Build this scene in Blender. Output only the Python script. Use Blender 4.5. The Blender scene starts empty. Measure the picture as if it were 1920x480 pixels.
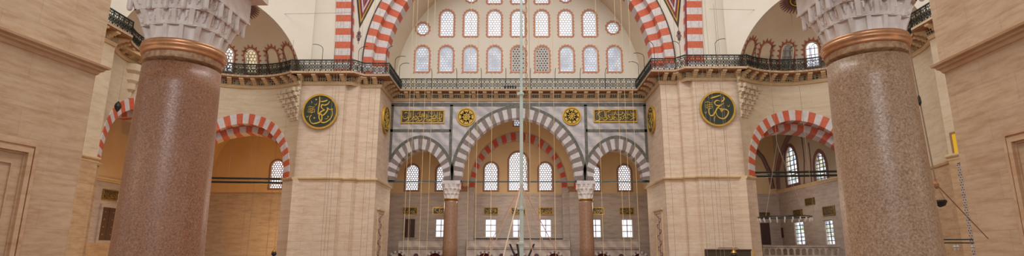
import bpy, math, random
from mathutils import Vector, Matrix
from mathutils.geometry import delaunay_2d_cdt
random.seed(7)
SC = bpy.context.scene
COL = SC.collection
PI = math.pi
R = math.radians
H = 1.65                       # eye height above the carpet
F = 1055.0
PITCH = R(12.57)
YAW = R(0.53)
ROLL = R(0.12)
CAMX = -0.11

# ------------------------------------------------------------------ camera
cam_d = bpy.data.cameras.new('camera')
cam = bpy.data.objects.new('camera', cam_d)
COL.objects.link(cam)
cam.location = (CAMX, 0, H)
cam.rotation_mode = 'XYZ'
M_CAM = (Matrix.Rotation(YAW, 3, 'Z') @ Matrix.Rotation(PI/2 + PITCH, 3, 'X') @ Matrix.Rotation(ROLL, 3, 'Z'))
cam.rotation_euler = M_CAM.to_euler('XYZ')
cam_d.sensor_width = 36.0
cam_d.lens = F / 1920.0 * 36.0
cam_d.clip_end = 500
SC.camera = cam

CP, SP = math.cos(PITCH), math.sin(PITCH)
def hx(dx, y, Y):              # half width dx (photo px at row y) of something symmetric, standing at depth Y
    v = (240 - y) / F
    return dx * Y / (F * (CP - v * SP))
def hz(y, Y):                  # height above the floor of photo row y at depth Y
    v = (240 - y) / F
    return H + Y * (SP + v * CP) / (CP - v * SP)
def ray(px, py):
    return M_CAM @ Vector(((px - 960) / F, (240 - py) / F, -1.0))
def PY(px, py, Y):
    d = ray(px, py); t = Y / d.y
    return Vector((CAMX + d.x * t, Y, H + d.z * t))
def PX(px, py, X):
    d = ray(px, py); t = (X - CAMX) / d.x
    return Vector((X, d.y * t, H + d.z * t))

# ------------------------------------------------------------------ materials
def lin(c):
    return tuple(((x / 255) / 12.92 if x / 255 <= 0.04045 else ((x / 255 + 0.055) / 1.055) ** 2.4) for x in c) + (1.0,)
class NT:
    def __init__(s, name, rough=0.6, metal=0.0):
        s.m = bpy.data.materials.new(name); s.m.use_nodes = True
        s.t = s.m.node_tree; s.b = s.t.nodes['Principled BSDF']
        s.b.inputs['Roughness'].default_value = rough
        s.b.inputs['Metallic'].default_value = metal
    def n(s, kind, **kw):
        nd = s.t.nodes.new(kind)
        for k, v in kw.items():
            if k.startswith('i_'):
                nd.inputs[k[2:].replace('_', ' ')].default_value = v
            else: setattr(nd, k, v)
        return nd
    def l(s, a, b): s.t.links.new(a, b)
    def ramp(s, src, stops):
        r = s.n('ShaderNodeValToRGB')
        e = r.color_ramp.elements
        while len(e) < len(stops): e.new(0.5)
        for i, (p, c) in enumerate(stops): e[i].position = p; e[i].color = c
        s.l(src, r.inputs[0]); return r.outputs[0]
    def mix(s, fac, a, b, mode='MIX'):
        m = s.n('ShaderNodeMix', data_type='RGBA', blend_type=mode)
        if isinstance(fac, (int, float)): m.inputs[0].default_value = fac
        else: s.l(fac, m.inputs[0])
        for v, i in ((a, 6), (b, 7)):
            if isinstance(v, tuple): m.inputs[i].default_value = v
            else: s.l(v, m.inputs[i])
        return m.outputs[2]
    def wallco(s, sx=1.0, sz=1.0):      # (x + y, z): horizontal run and height
        g = s.n('ShaderNodeNewGeometry'); sp = s.n('ShaderNodeSeparateXYZ'); s.l(g.outputs['Position'], sp.inputs[0])
        a = s.n('ShaderNodeMath', operation='ADD'); s.l(sp.outputs[0], a.inputs[0]); s.l(sp.outputs[1], a.inputs[1])
        a2 = s.n('ShaderNodeMath', operation='MULTIPLY'); s.l(a.outputs[0], a2.inputs[0]); a2.inputs[1].default_value = sx
        b = s.n('ShaderNodeMath', operation='MULTIPLY'); s.l(sp.outputs[2], b.inputs[0]); b.inputs[1].default_value = sz
        c = s.n('ShaderNodeCombineXYZ'); s.l(a2.outputs[0], c.inputs[0]); s.l(b.outputs[0], c.inputs[1])
        return c.outputs[0]
    def pos(s):
        return s.n('ShaderNodeNewGeometry').outputs['Position']
    def noise(s, vec, scale, detail=4.0, rough=0.55):
        n = s.n('ShaderNodeTexNoise'); n.inputs['Scale'].default_value = scale
        n.inputs['Detail'].default_value = detail; n.inputs['Roughness'].default_value = rough
        s.l(vec, n.inputs['Vector']); return n.outputs['Fac']
    def bump(s, src, strength=0.2, dist=0.02):
        b = s.n('ShaderNodeBump'); b.inputs['Strength'].default_value = strength; b.inputs['Distance'].default_value = dist
        s.l(src, b.inputs['Height']); s.l(b.outputs[0], s.b.inputs['Normal'])
    def col(s, c):
        if isinstance(c, tuple): s.b.inputs['Base Color'].default_value = c
        else: s.l(c, s.b.inputs['Base Color'])

def stone(name, base, dark, light, bw=1.7, bh=0.62, joint=0.55, rough=0.6, streak=7.0, blockvar=0.5):
    t = NT(name, rough)
    v = t.wallco(0.55, streak * 0.35)
    n1 = t.noise(v, 1.4, 7.0, 0.62)
    c = t.ramp(n1, [(0.30, lin(dark)), (0.5, lin(base)), (0.72, lin(light))])
    n2 = t.noise(t.wallco(0.9, 3.2), 3.1, 5.0, 0.7)
    c = t.mix(0.25, c, t.ramp(n2, [(0.35, lin(dark)), (0.62, lin(light))]))
    br = t.n('ShaderNodeTexBrick')
    br.inputs['Scale'].default_value = 1.0; br.inputs['Brick Width'].default_value = bw; br.inputs['Row Height'].default_value = bh
    br.inputs['Mortar Size'].default_value = 0.006; br.inputs['Mortar Smooth'].default_value = 0.3; br.inputs['Bias'].default_value = -0.1
    g = 1 - 0.13 * blockvar
    br.inputs['Color1'].default_value = (1, 1, 1, 1); br.inputs['Color2'].default_value = (g, g * .985, g * .97, 1)
    br.inputs['Mortar'].default_value = (joint, joint * .97, joint * .93, 1)
    t.l(t.wallco(), br.inputs['Vector'])
    c = t.mix(1.0, c, br.outputs['Color'], 'MULTIPLY')
    t.col(c); t.bump(n1, 0.08, 0.01)
    return t.m
def plaster(name, base, dark, rough=0.8, joints=False):
    t = NT(name, rough)
    n1 = t.noise(t.pos(), 0.35, 5.0, 0.6)
    c = t.ramp(n1, [(0.3, lin(dark)), (0.65, lin(base))])
    if joints:
        br = t.n('ShaderNodeTexBrick')
        br.inputs['Scale'].default_value = 1.0; br.inputs['Brick Width'].default_value = 1.1; br.inputs['Row Height'].default_value = .42
        br.inputs['Mortar Size'].default_value = 0.008; br.inputs['Mortar Smooth'].default_value = 0.5
        br.inputs['Color1'].default_value = (1, 1, 1, 1); br.inputs['Color2'].default_value = (.985, .985, .98, 1); br.inputs['Mortar'].default_value = (.95, .94, .92, 1)
        t.l(t.wallco(), br.inputs['Vector']); c = t.mix(1.0, c, br.outputs['Color'], 'MULTIPLY')
    t.col(c); return t.m
def simple(name, c, rough=0.5, metal=0.0, var=0.0, scale=3.0):
    t = NT(name, rough, metal)
    if var:
        d = tuple(max(0, x * (1 - var)) for x in c)
        t.col(t.ramp(t.noise(t.pos(), scale, 5.0, 0.65), [(0.32, lin(d)), (0.66, lin(c))]))
    else: t.col(lin(c))
    return t.m
def emit(name, c, strength, c2=None, scale=1.2):
    t = NT(name, 0.3)
    t.b.inputs['Base Color'].default_value = (0.02, 0.02, 0.02, 1)
    if c2:
        t.l(t.ramp(t.noise(t.pos(), scale, 2.0), [(0.35, lin(c2)), (0.62, lin(c))]), t.b.inputs['Emission Color'])
    else: t.b.inputs['Emission Color'].default_value = lin(c)
    t.b.inputs['Emission Strength'].default_value = strength
    return t.m

M = {}
M['stone'] = stone('pier_limestone', (216, 194, 170), (198, 166, 138), (226, 210, 190))
M['stone_near'] = stone('near_pier_limestone', (186, 158, 128), (164, 128, 94), (198, 174, 146), bw=2.1, bh=0.75, joint=0.72, streak=12.0)  # pier limestone again, darkened and browned to carry the shade near the camera
M['stone_low'] = stone('lower_wall_stone', (190, 158, 122), (164, 128, 92), (204, 176, 142))
M['plaster'] = plaster('cream_plaster', (222, 214, 199), (216, 206, 189), joints=True)
M['limewall'] = stone('cream_limestone', (208, 190, 162), (194, 172, 140), (216, 202, 178), bw=1.5, bh=.55, joint=.8, rough=.75)
M['aisle_grey'] = plaster('grey_aisle_plaster', (190, 176, 156), (176, 160, 140))
M['plaster_warm'] = plaster('aisle_plaster', (214, 186, 146), (202, 172, 130))
M['vault'] = plaster('vault_plaster', (222, 208, 184), (212, 196, 170))
def marble(name, base, dark, light, rough=0.35, bw=1.9, bh=0.8):
    t = NT(name, rough)
    co = t.wallco()
    w = t.n('ShaderNodeTexWave', wave_type='BANDS', bands_direction='DIAGONAL')
    w.inputs['Scale'].default_value = 0.55; w.inputs['Distortion'].default_value = 5.0; w.inputs['Detail'].default_value = 4.0; w.inputs['Detail Scale'].default_value = 1.3
    t.l(co, w.inputs['Vector'])
    c = t.ramp(w.outputs['Fac'], [(0.05, lin(dark)), (0.5, lin(base)), (0.95, lin(light))])
    n = t.noise(t.wallco(.7, 2.4), 2.0, 6.0, 0.7)
    c = t.mix(0.35, c, t.ramp(n, [(0.35, lin(dark)), (0.65, lin(light))]))
    br = t.n('ShaderNodeTexBrick'); br.inputs['Scale'].default_value = 1.0
    br.inputs['Brick Width'].default_value = bw; br.inputs['Row Height'].default_value = bh; br.inputs['Mortar Size'].default_value = 0.01
    br.inputs['Color1'].default_value = (1, 1, 1, 1); br.inputs['Color2'].default_value = (.86, .86, .87, 1); br.inputs['Mortar'].default_value = (.72, .7, .7, 1)
    t.l(co, br.inputs['Vector']); t.col(t.mix(1.0, c, br.outputs['Color'], 'MULTIPLY'))
    return t.m
M['marble'] = marble('grey_marble', (186, 180, 180), (158, 156, 162), (206, 198, 194))
M['marble_dado'] = stone('dado_marble', (182, 167, 156), (156, 138, 128), (196, 184, 174), bw=1.9, bh=0.7, joint=.7)
M['marble_gallery'] = marble('gallery_marble', (200, 184, 170), (178, 162, 152), (212, 198, 182), bw=2.6, bh=1.3)
M['marble_white'] = simple('white_marble', (214, 204, 204), 0.4, var=0.10, scale=2.5)
M['vgreen'] = simple('verd_antique', (110, 107, 94), 0.35, var=0.35, scale=5.0)
M['red'] = simple('voussoir_red', (212, 102, 68), 0.6, var=0.16, scale=6.0)
M['brick'] = simple('brick_red_voussoir', (196, 74, 52), 0.6, var=0.15, scale=6.0)
M['ashgrey'] = simple('ash_grey_voussoir', (176, 162, 150), 0.6, var=0.1)
M['white'] = simple('voussoir_white', (214, 206, 204), 0.55, var=0.10, scale=4.0)
M['grey_v'] = simple('voussoir_grey', (205, 198, 198), 0.5, var=0.10, scale=4.0)
M['brown_v'] = simple('voussoir_brown', (136, 120, 112), 0.5, var=0.18, scale=5.0)
M['maroon'] = simple('maroon_paint', (132, 52, 58), 0.7, var=0.1)
M['dkline'] = simple('dark_line_paint', (66, 54, 44), 0.7)
M['mauve'] = simple('mauve_paint', (128, 92, 92), 0.7, var=0.1)
M['mould'] = stone('moulding_stone', (212, 186, 146), (190, 158, 114), (222, 200, 164), joint=0.9)
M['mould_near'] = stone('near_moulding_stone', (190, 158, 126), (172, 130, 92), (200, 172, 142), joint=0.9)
M['frame_red'] = simple('window_border_paint', (206, 140, 112), 0.7, var=0.12, scale=8.0)
M['flame'] = simple('flame_border_paint', (176, 104, 84), 0.7, var=0.15, scale=8.0)
M['frame_brown'] = simple('window_border_brown', (150, 114, 98), 0.7, var=0.1)
M['lattice'] = simple('stucco_lattice', (226, 220, 212), 0.7)
M['lattice_shade'] = simple('shaded_lattice', (196, 188, 178), 0.7)  # stucco lattice seen against the light, its shade put into the colour
M['lattice_warm'] = simple('stucco_lattice_warm', (226, 208, 170), 0.7)
M['pane'] = emit('daylight_pane', (232, 238, 255), 1.5, (206, 220, 248), 1.6)
M['pane_blue'] = emit('daylight_pane_dim', (206, 220, 244), 1.15, (158, 172, 198), 1.2)
M['pane_dark'] = emit('shaded_pane', (148, 140, 132), 0.55, (112, 104, 98), 2.0)
M['pane_hot'] = emit('bright_pane', (240, 242, 255), 1.5)
M['pane_warm'] = emit('warm_pane', (250, 234, 196), .8)
M['iron'] = simple('wrought_iron', (42, 46, 40), 0.5, 0.3)
M['iron_teal'] = simple('painted_tie_iron', (64, 84, 84), 0.5)
M['gold'] = simple('gold_leaf', (238, 196, 76), 0.4, 0.15, var=0.18, scale=6.0)
M['goldrim'] = simple('gilded_rim', (214, 168, 60), 0.38, 0.3, var=0.15, scale=2.0)
M['board'] = simple('dark_green_board', (44, 54, 44), 0.5)
M['board_b'] = simple('dark_brown_board', (62, 50, 30), 0.5)
M['wood'] = simple('dark_wood', (74, 42, 34), 0.5, var=0.2)
M['copper'] = simple('copper_ring', (216, 160, 116), 0.33, 0.5, var=0.18, scale=4.0)
M['porph'] = simple('porphyry', (170, 130, 102), 0.3, var=0.22, scale=9.0)
M['carpet'] = simple('red_carpet', (142, 100, 82), 0.95, var=0.2, scale=3.0)
M['paint_tan'] = simple('soffit_paint', (170, 122, 86), 0.8, var=0.25, scale=5.0)
M['rope'] = simple('cream_rope', (214, 190, 160), 0.8)
M['rope_o'] = simple('orange_rope', (208, 166, 140), 0.8)
M['disc'] = simple('purple_porphyry', (84, 50, 62), 0.5)
M['wire'] = simple('dark_wire', (150, 126, 106), 0.6)
M['wire_l'] = simple('pale_wire', (206, 184, 140), 0.6)
M['pole'] = simple('pale_green_paint', (208, 226, 218), 0.35, var=0.06)
M['brass'] = simple('brass', (186, 140, 70), 0.35, 0.7)
M['black'] = simple('black_plastic', (30, 30, 34), 0.5)
M['clear'] = simple('lamp_glass', (206, 206, 200), 0.15)
M['gold_dim'] = simple('dim_gold', (150, 118, 50), 0.45, 0.2, var=0.2, scale=6.0)  # dimmer, browner version of the gold for plaques in the corner aisles
M['bulb'] = emit('lit_bulb', (255, 214, 150), 3.0)
def granite(name, c1, c2, c3, c4, p, q, sc):
    t = NT(name, 0.3)
    n1 = t.noise(t.pos(), sc, 3.0, 0.75); n2 = t.noise(t.pos(), 11.0, 3.0, 0.6); n3 = t.noise(t.pos(), 0.9, 4.0, 0.6)
    c = t.ramp(n1, [(0.34, lin(c1)), (0.46, lin(c2)), (0.56, lin(c3)), (0.68, lin(c4))])
    c = t.mix(0.3, c, t.ramp(n2, [(0.38, lin(c2)), (0.62, lin(c3))]))
    c = t.mix(0.22, c, t.ramp(n3, [(0.35, lin(p)), (0.65, lin(q))]))
    t.col(c)
    t.l(t.ramp(n1, [(0.3, (.44,) * 3 + (1,)), (0.7, (.24,) * 3 + (1,))]), t.b.inputs['Roughness'])
    t.bump(n1, 0.10, 0.01)
    return t.m
M['granite_l'] = granite('red_brown_granite', (78, 54, 44), (148, 106, 82), (166, 122, 96), (204, 170, 146), (128, 82, 56), (176, 134, 104), 38.0)
M['granite_r'] = granite('speckled_granite', (66, 50, 42), (158, 130, 104), (186, 156, 128), (220, 198, 176), (144, 112, 88), (188, 158, 130), 32.0)
def necking():
    t = NT('worn_necking', 0.5)
    n = t.noise(t.pos(), 9.0, 5.0, 0.7)
    t.col(t.ramp(n, [(0.3, lin((128, 96, 74))), (0.5, lin((176, 142, 108))), (0.62, lin((196, 168, 130))), (0.74, lin((120, 150, 126)))]))
    return t.m
M['neck'] = necking()
def capmarble():
    t = NT('carved_white_marble', 0.4)
    n = t.noise(t.pos(), 3.0, 6.0, 0.65)
    t.col(t.ramp(n, [(0.28, lin((196, 186, 178))), (0.5, lin((224, 216, 210))), (0.7, lin((236, 230, 226)))]))
    return t.m
M['cap'] = capmarble()
def carved(name, a, b, scale):
    t = NT(name, 0.7)
    v = t.n('ShaderNodeTexVoronoi', feature='DISTANCE_TO_EDGE'); v.inputs['Scale'].default_value = scale
    v.inputs['Randomness'].default_value = 0.25
    t.l(t.pos(), v.inputs['Vector'])
    t.col(t.ramp(v.outputs['Distance'], [(0.12, lin(a)), (0.2, lin(b))]))
    return t.m
M['carved'] = carved('carved_rosette_frieze', (176, 160, 130), (52, 46, 38), 5.5)
M['fringe'] = carved('painted_fringe', (206, 180, 148), (150, 116, 86), 9.0)
M['stained'] = None
def stained():
    t = NT('stained_glass', 0.3)
    v = t.n('ShaderNodeTexVoronoi'); v.inputs['Scale'].default_value = 4.5; t.l(t.pos(), v.inputs['Vector'])
    sp = t.n('ShaderNodeSeparateColor'); t.l(v.outputs['Color'], sp.inputs[0])
    c = t.ramp(sp.outputs[0], [(0.0, lin((90, 150, 205))), (0.25, lin((240, 244, 252))), (0.7, lin((225, 236, 244))), (0.85, lin((130, 180, 150))), (1.0, lin((230, 200, 140)))])
    t.b.inputs['Base Color'].default_value = (.02, .02, .02, 1)
    t.l(c, t.b.inputs['Emission Color']); t.b.inputs['Emission Strength'].default_value = 1.35
    return t.m
M['stained'] = stained()
M['yellow_pane'] = emit('yellow_pane', (226, 176, 30), 0.8)
M['niche_paint'] = simple('niche_cream', (224, 206, 174), 0.8, var=0.06)

# ------------------------------------------------------------------ mesh builder
WARP = [False]
def warp(x, y):
    if x > 9.0 and 18 < y < 46:
        k = min(1.0, (46 - y) / 4.5); j = min(1.0, max(0, x - 10.76) / 2.0)
        return x * (1 - .024 * j), y - 1.0 * k
    return x, y
class MB:
    def __init__(s, mir=1, f=None):
        s.v = []; s.fc = []; s.mi = []; s.mir = mir; s.f = f
    def add(s, p):
        if s.f: p = s.f(*p)
        x, y = p[0] * s.mir, p[1]
        if WARP[0]: x, y = warp(x, y)
        s.v.append((x, y, p[2])); return len(s.v) - 1
    def face(s, ids, m=0): s.fc.append(tuple(ids)); s.mi.append(m)
    def quad(s, a, b, c, d, m=0): s.face([s.add(a), s.add(b), s.add(c), s.add(d)], m)
    def hexa(s, p, m=0):        # 8 points: bottom loop of 4, top loop of 4
        i = [s.add(q) for q in p]
        for f in ((0, 3, 2, 1), (4, 5, 6, 7), (0, 1, 5, 4), (1, 2, 6, 5), (2, 3, 7, 6), (3, 0, 4, 7)): s.face([i[k] for k in f], m)
    def box(s, x0, x1, y0, y1, z0, z1, m=0):
        s.hexa([(x0, y0, z0), (x1, y0, z0), (x1, y1, z0), (x0, y1, z0), (x0, y0, z1), (x1, y0, z1), (x1, y1, z1), (x0, y1, z1)], m)
    def prism(s, poly, fn, m=0):     # poly [(a,b)], fn(a,b,k) -> point for k 0/1
        n = len(poly)
        A = [s.add(fn(a, b, 0)) for a, b in poly]; B = [s.add(fn(a, b, 1)) for a, b in poly]
        s.face(A[::-1], m); s.face(B, m)
        for i in range(n): j = (i + 1) % n; s.face([A[i], A[j], B[j], B[i]], m)
    def tube(s, pts, r, n=6, m=0, cap=True):
        pts = [Vector(p) for p in pts]; rings = []
        rs = r if isinstance(r, (list, tuple)) else [r] * len(pts)
        for i, p in enumerate(pts):
            d = (pts[min(i + 1, len(pts) - 1)] - pts[max(i - 1, 0)]).normalized()
            u = d.cross(Vector((0, 0, 1)))
            if u.length < 1e-3: u = d.cross(Vector((0, 1, 0)))
            u.normalize(); w = d.cross(u)
            rings.append([s.add(tuple(p + (u * math.cos(2 * PI * k / n) + w * math.sin(2 * PI * k / n)) * rs[i])) for k in range(n)])
        for a, b in zip(rings, rings[1:]):
            for k in range(n): s.face([a[k], a[(k + 1) % n], b[(k + 1) % n], b[k]], m)
        if cap: s.face(rings[0][::-1], m); s.face(rings[-1], m)
    def lathe(s, prof, c, n=32, m=0, cap=True):   # prof [(r,z)]
        rings = [[s.add((c[0] + r * math.cos(2 * PI * k / n), c[1] + r * math.sin(2 * PI * k / n), c[2] + z)) for k in range(n)] for r, z in prof]
        for a, b in zip(rings, rings[1:]):
            for k in range(n): s.face([a[k], a[(k + 1) % n], b[(k + 1) % n], b[k]], m)
        if cap: s.face(rings[0][::-1], m); s.face(rings[-1], m)
    def build(s, name, mats, parent=None, smooth=False, weld=False):
        me = bpy.data.meshes.new(name)
        me.from_pydata(s.v, [], s.fc)
        if not isinstance(mats, (list, tuple)): mats = [mats]
        for m in mats: me.materials.append(m)
        for p, i in zip(me.polygons, s.mi): p.material_index = i; p.use_smooth = smooth
        import bmesh
        bm = bmesh.new(); bm.from_mesh(me)
        if weld: bmesh.ops.remove_doubles(bm, verts=bm.verts, dist=1e-4)
        bmesh.ops.recalc_face_normals(bm, faces=bm.faces); bm.to_mesh(me); bm.free()
        o = bpy.data.objects.new(name, me); COL.objects.link(o)
        if parent:
            o.parent = parent; o.matrix_parent_inverse = Matrix.Translation(parent.location).inverted()
        return o
def tag(o, label=None, cat=None, group=None, kind=None):
    if label: o['label'] = label
    if cat: o['category'] = cat
    if group: o['group'] = group
    if kind: o['kind'] = kind
    return o
def empty(name, loc, label=None, cat=None, group=None, kind=None):
    o = bpy.data.objects.new(name, None); COL.objects.link(o); o.location = loc; o.empty_display_size = 0.2
    return tag(o, label, cat, group, kind)
def S(o, **k): return tag(o, kind='structure', **k)

# ------------------------------------------------------------------ 2D shapes
def arch_pts(w, rise, n=14):
    p = arch_pts0(w, rise, n)
    if rise <= w * 1.02: return p
    out = []
    for i, (x, z) in enumerate(p):
        t = PI * i / (len(p) - 1); ex, ez = -w * math.cos(t), rise * math.sin(t)
        out.append((ex * .72 + x * .28, ez * .72 + z * .28))
    return out
def arch_pts0(w, rise, n=14):
    """upper curve only, from (-w,0) over (0,rise) to (w,0); pointed when rise > w"""
    out = []
    if rise >= w:
        c = (rise * rise - w * w) / (2 * w); RR = w + c
        a = math.acos(c / RR)
        for i in range(n + 1):
            t = a * i / n; out.append((c - RR * math.cos(t), RR * math.sin(t)))
    else:
        for i in range(n + 1):
            t = PI / 2 * i / n; out.append((-w * math.cos(t), rise * math.sin(t)))
    return out + [(-x, z) for x, z in out[-2::-1]]
def arch_win(cx, z0, z1, w, n=8, round_=True, rise=None):
    """closed outline of an arch-topped window, counter-clockwise from bottom left"""
    rise = rise or w
    return [(cx + x, z1 - rise + z) for x, z in arch_pts(w, rise, n)][::-1] + [(cx - w, z0), (cx + w, z0)]
def circle(cx, cz, r, n=24): return [(cx + r * math.cos(2 * PI * i / n), cz + r * math.sin(2 * PI * i / n)) for i in range(n)]
def rect(x0, x1, z0, z1): return [(x0, z0), (x1, z0), (x1, z1), (x0, z1)]
def inside(p, poly):
    c = False; n = len(poly)
    for i in range(n):
        a, b = poly[i], poly[i - 1]
        if (a[1] > p[1]) != (b[1] > p[1]) and p[0] < (b[0] - a[0]) * (p[1] - a[1]) / (b[1] - a[1]) + a[0]: c = not c
    return c
def holed(mb, outer, holes, fn, m=0, mrev=None, back=True):
    """slab with holes; fn(a,b,k) maps wall coordinates at front (k=0) / back (k=1)"""
    V = []; Ed = []
    for loop in [outer] + holes:
        b = len(V); V += [Vector(p) for p in loop]; Ed += [(b + i, b + (i + 1) % len(loop)) for i in range(len(loop))]
    vs, _, fs, _, _, _ = delaunay_2d_cdt(V, Ed, [], 0, 1e-6)
    for k in ((0, 1) if back else (0,)):
        ids = [mb.add(fn(v.x, v.y, k)) for v in vs]
        for f in fs:
            c = sum((vs[i] for i in f), Vector((0, 0))) / len(f)
            if inside(c, outer) and not any(inside(c, h) for h in holes):
                mb.face([ids[i] for i in f], m)
    for li, loop in enumerate([outer] + holes):
        n = len(loop)
        for i in range(n):
            a, b = loop[i], loop[(i + 1) % n]
            mb.quad(fn(*a, 0), fn(*b, 0), fn(*b, 1), fn(*a, 1), m if (li == 0 or mrev is None) else mrev)
def offset(poly, d):
    n = len(poly); out = []
    ar = sum(poly[i][0] * poly[(i + 1) % n][1] - poly[(i + 1) % n][0] * poly[i][1] for i in range(n))
    sg = 1 if ar > 0 else -1
    for i in range(n):
        a, b, c = Vector(poly[i - 1]), Vector(poly[i]), Vector(poly[(i + 1) % n])
        n1 = Vector(((b - a).y, -(b - a).x)); n2 = Vector(((c - b).y, -(c - b).x))
        n1 = n1.normalized() if n1.length > 1e-9 else n2.normalized(); n2 = n2.normalized() if n2.length > 1e-9 else n1
        m = (n1 + n2); m = m.normalized() if m.length > 1e-6 else n1
        k = d / max(0.45, m.dot(n1))
        out.append((b.x + m.x * k * sg, b.y + m.y * k * sg))
    return out
def resample(poly, step):
    out = []; n = len(poly)
    for i in range(n):
        a, b = Vector(poly[i]), Vector(poly[(i + 1) % n]); L = (b - a).length; k = max(1, int(round(L / step)))
        for j in range(k): p = a.lerp(b, j / k); out.append((p.x, p.y))
    return out
def band(mb, inner, outer, fn, m=0):   # raised ring between two loops with the same count
    n = len(inner)
    A = [mb.add(fn(*p, 0)) for p in inner]; B = [mb.add(fn(*p, 0)) for p in outer]
    A1 = [mb.add(fn(*p, 1)) for p in inner]; B1 = [mb.add(fn(*p, 1)) for p in outer]
    for i in range(n):
        j = (i + 1) % n
        mb.face([A[i], A[j], B[j], B[i]], m); mb.face([B[i], B[j], B1[j], B1[i]], m); mb.face([A[i], A[j], A1[j], A1[i]], m)
def hexgrid(mb, outline, pitch, hole, fn, m=0, n=6, margin=0.35):
    """pierced stucco lattice: hexagonal cells with round holes"""
    xs = [p[0] for p in outline]; zs = [p[1] for p in outline]
    dz = pitch * 0.866; row = 0; z = min(zs) + pitch * .45
    while z < max(zs):
        x = min(xs) + pitch * (0.5 if row % 2 == 0 else 0.0)
        while x < max(xs) + pitch:
            if inside((x, z), outline) or inside((x + pitch * .3, z), outline) or inside((x - pitch * .3, z), outline):
                rr = pitch / math.sqrt(3) * 1.02; A = []; B = []; C = []
                for k in range(6):
                    a = PI / 6 + PI / 3 * k
                    A.append(mb.add(fn(x + rr * math.cos(a), z + rr * math.sin(a), 0)))
                    B.append(mb.add(fn(x + hole * math.cos(a), z + hole * math.sin(a), 0)))
                    C.append(mb.add(fn(x + hole * math.cos(a), z + hole * math.sin(a), 1)))
                for k in range(6):
                    j = (k + 1) % 6; mb.face([A[k], A[j], B[j], B[k]], m); mb.face([B[k], B[j], C[j], C[k]], m)
            x += pitch
        z += dz; row += 1
WN = [0]
def window(outline, fn, border, lattice_pitch, pane, frame_m, label, mir=1, scallop=0.0, hole=None, lat='lattice', recess=0.25, inner=0.07, parent=None, bars=None, blind=False):
    """fn(a,b,d): wall coords + depth behind the wall face (negative = into the room)"""
    WN[0] += 1
    c = fn(sum(p[0] for p in outline) / len(outline), min(p[1] for p in outline), 0)
    w = empty('window_%d' % WN[0], (c[0] * mir, c[1], c[2]), label=label, kind='structure')
    o1 = resample(outline, 0.16) if scallop else outline
    o2 = offset(o1, border)
    if scallop:
        if len(o2) % 2: o1 = o1[:-1]; o2 = o2[:-1]
        o3 = offset(o1, border + scallop); o2 = [o3[i] if i % 2 else o2[i] for i in range(len(o2))]
    mb = MB(mir); band(mb, o1, o2, lambda a, b, k: fn(a, b, -0.035 if k == 0 else 0.0)); mb.build('window_frame', frame_m, w)
    if blind:
        mb = MB(mir); mb.face([mb.add(fn(*p, 0.0 if False else -0.012)) for p in outline]); 
        mb.build('blind_panel', M['niche_paint'], w); return w
    mb = MB(mir); band(mb, offset(outline, -inner), outline, lambda a, b, k: fn(a, b, 0.05 if k == 0 else recess)); mb.build('inner_frame', M[lat], w)
    if lattice_pitch:
        mb = MB(mir); hexgrid(mb, offset(outline, -inner * .5), lattice_pitch, hole or lattice_pitch * .43, lambda a, b, k: fn(a, b, 0.09 if k == 0 else 0.13)); mb.build('lattice', M[lat], w)
    if bars:
        mb = MB(mir); xs = [p[0] for p in outline]; zs = [p[1] for p in outline]; x0, x1, z0, z1 = min(xs), max(xs), min(zs), max(zs)
        nv, nh, t = bars
        for i in range(1, nv):
            x = x0 + (x1 - x0) * i / nv; P = lambda a, b, k: fn(a, b, 0.08 if k == 0 else 0.14); mb.prism(rect(x - t, x + t, z0, z1 - (x1 - x0) * .06), P)
        for i in range(1, nh):
            z = z0 + (z1 - z0) * i / nh; mb.prism(rect(x0, x1, z - t, z + t), lambda a, b, k: fn(a, b, 0.08 if k == 0 else 0.14))
        mb.build('glazing_bars', M['frame_brown'], w)
    mb = MB(mir); mb.prism(offset(outline, 0.03), lambda a, b, k: fn(a, b, recess if k == 0 else recess + .04)); mb.build('pane', pane, w)
    return w

def arch_ring(name, mats, fn, w0, r0, w1, r1, zs, n, parent=None, mir=1, foot=0.0, dz=0.0, odd=True, sub=2):
    """voussoir ring: inner curve (w0,r0), outer (w1,r1); springs at zs; fn(a,b,k)"""
    N = n * sub
    def curve(w, r):
        pts = arch_pts(w, r, 60); L = [0]
        for p, q in zip(pts, pts[1:]): L.append(L[-1] + math.hypot(q[0] - p[0], q[1] - p[1]))
        out = []; j = 0
        for i in range(N + 1):
            t = L[-1] * i / N
            while j < len(L) - 2 and L[j + 1] < t: j += 1
            u = (t - L[j]) / (L[j + 1] - L[j]); p, q = pts[j], pts[j + 1]
            out.append((p[0] + (q[0] - p[0]) * u, p[1] + (q[1] - p[1]) * u))
        return out
    ci = curve(w0, r0); co = curve(w1, r1)
    mb = MB(mir)
    for i in range(N):
        m = (i // sub) % 2
        a, b, c, d = ci[i], ci[i + 1], co[i + 1], co[i]
        if i % sub == 0:  # small alternate step so each block reads
            pass
        P = []
        for k in (0, 1):
            for q in (a, b, c, d): P.append(fn(q[0], zs + q[1], k))
        mb.hexa(P, m)
    return mb.build(name, mats, parent)

def yz(Y0, Y1, cx=0.0): return lambda a, b, k: (cx + a, Y0 if k == 0 else Y1, b)

def strips(mb, outline, fn, n=10):
    zs = [p[1] for p in outline]; z0, z1 = min(zs), max(zs); rows = []
    for i in range(n + 1):
        z = z0 + 1e-4 + (z1 - z0 - 2e-3) * i / n; xs = []
        for a, b in zip(outline, outline[1:] + outline[:1]):
            if (a[1] > z) != (b[1] > z): xs.append(a[0] + (b[0] - a[0]) * (z - a[1]) / (b[1] - a[1]))
        if len(xs) >= 2: rows.append([(min(xs) + (max(xs) - min(xs)) * k / 3, z) for k in range(4)])
    V = [[mb.add(fn(x, z, 0)) for x, z in r] for r in rows]
    for r, q in zip(V, V[1:]):
        for k in range(3): mb.face([r[k], r[k + 1], q[k + 1], q[k]])
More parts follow.
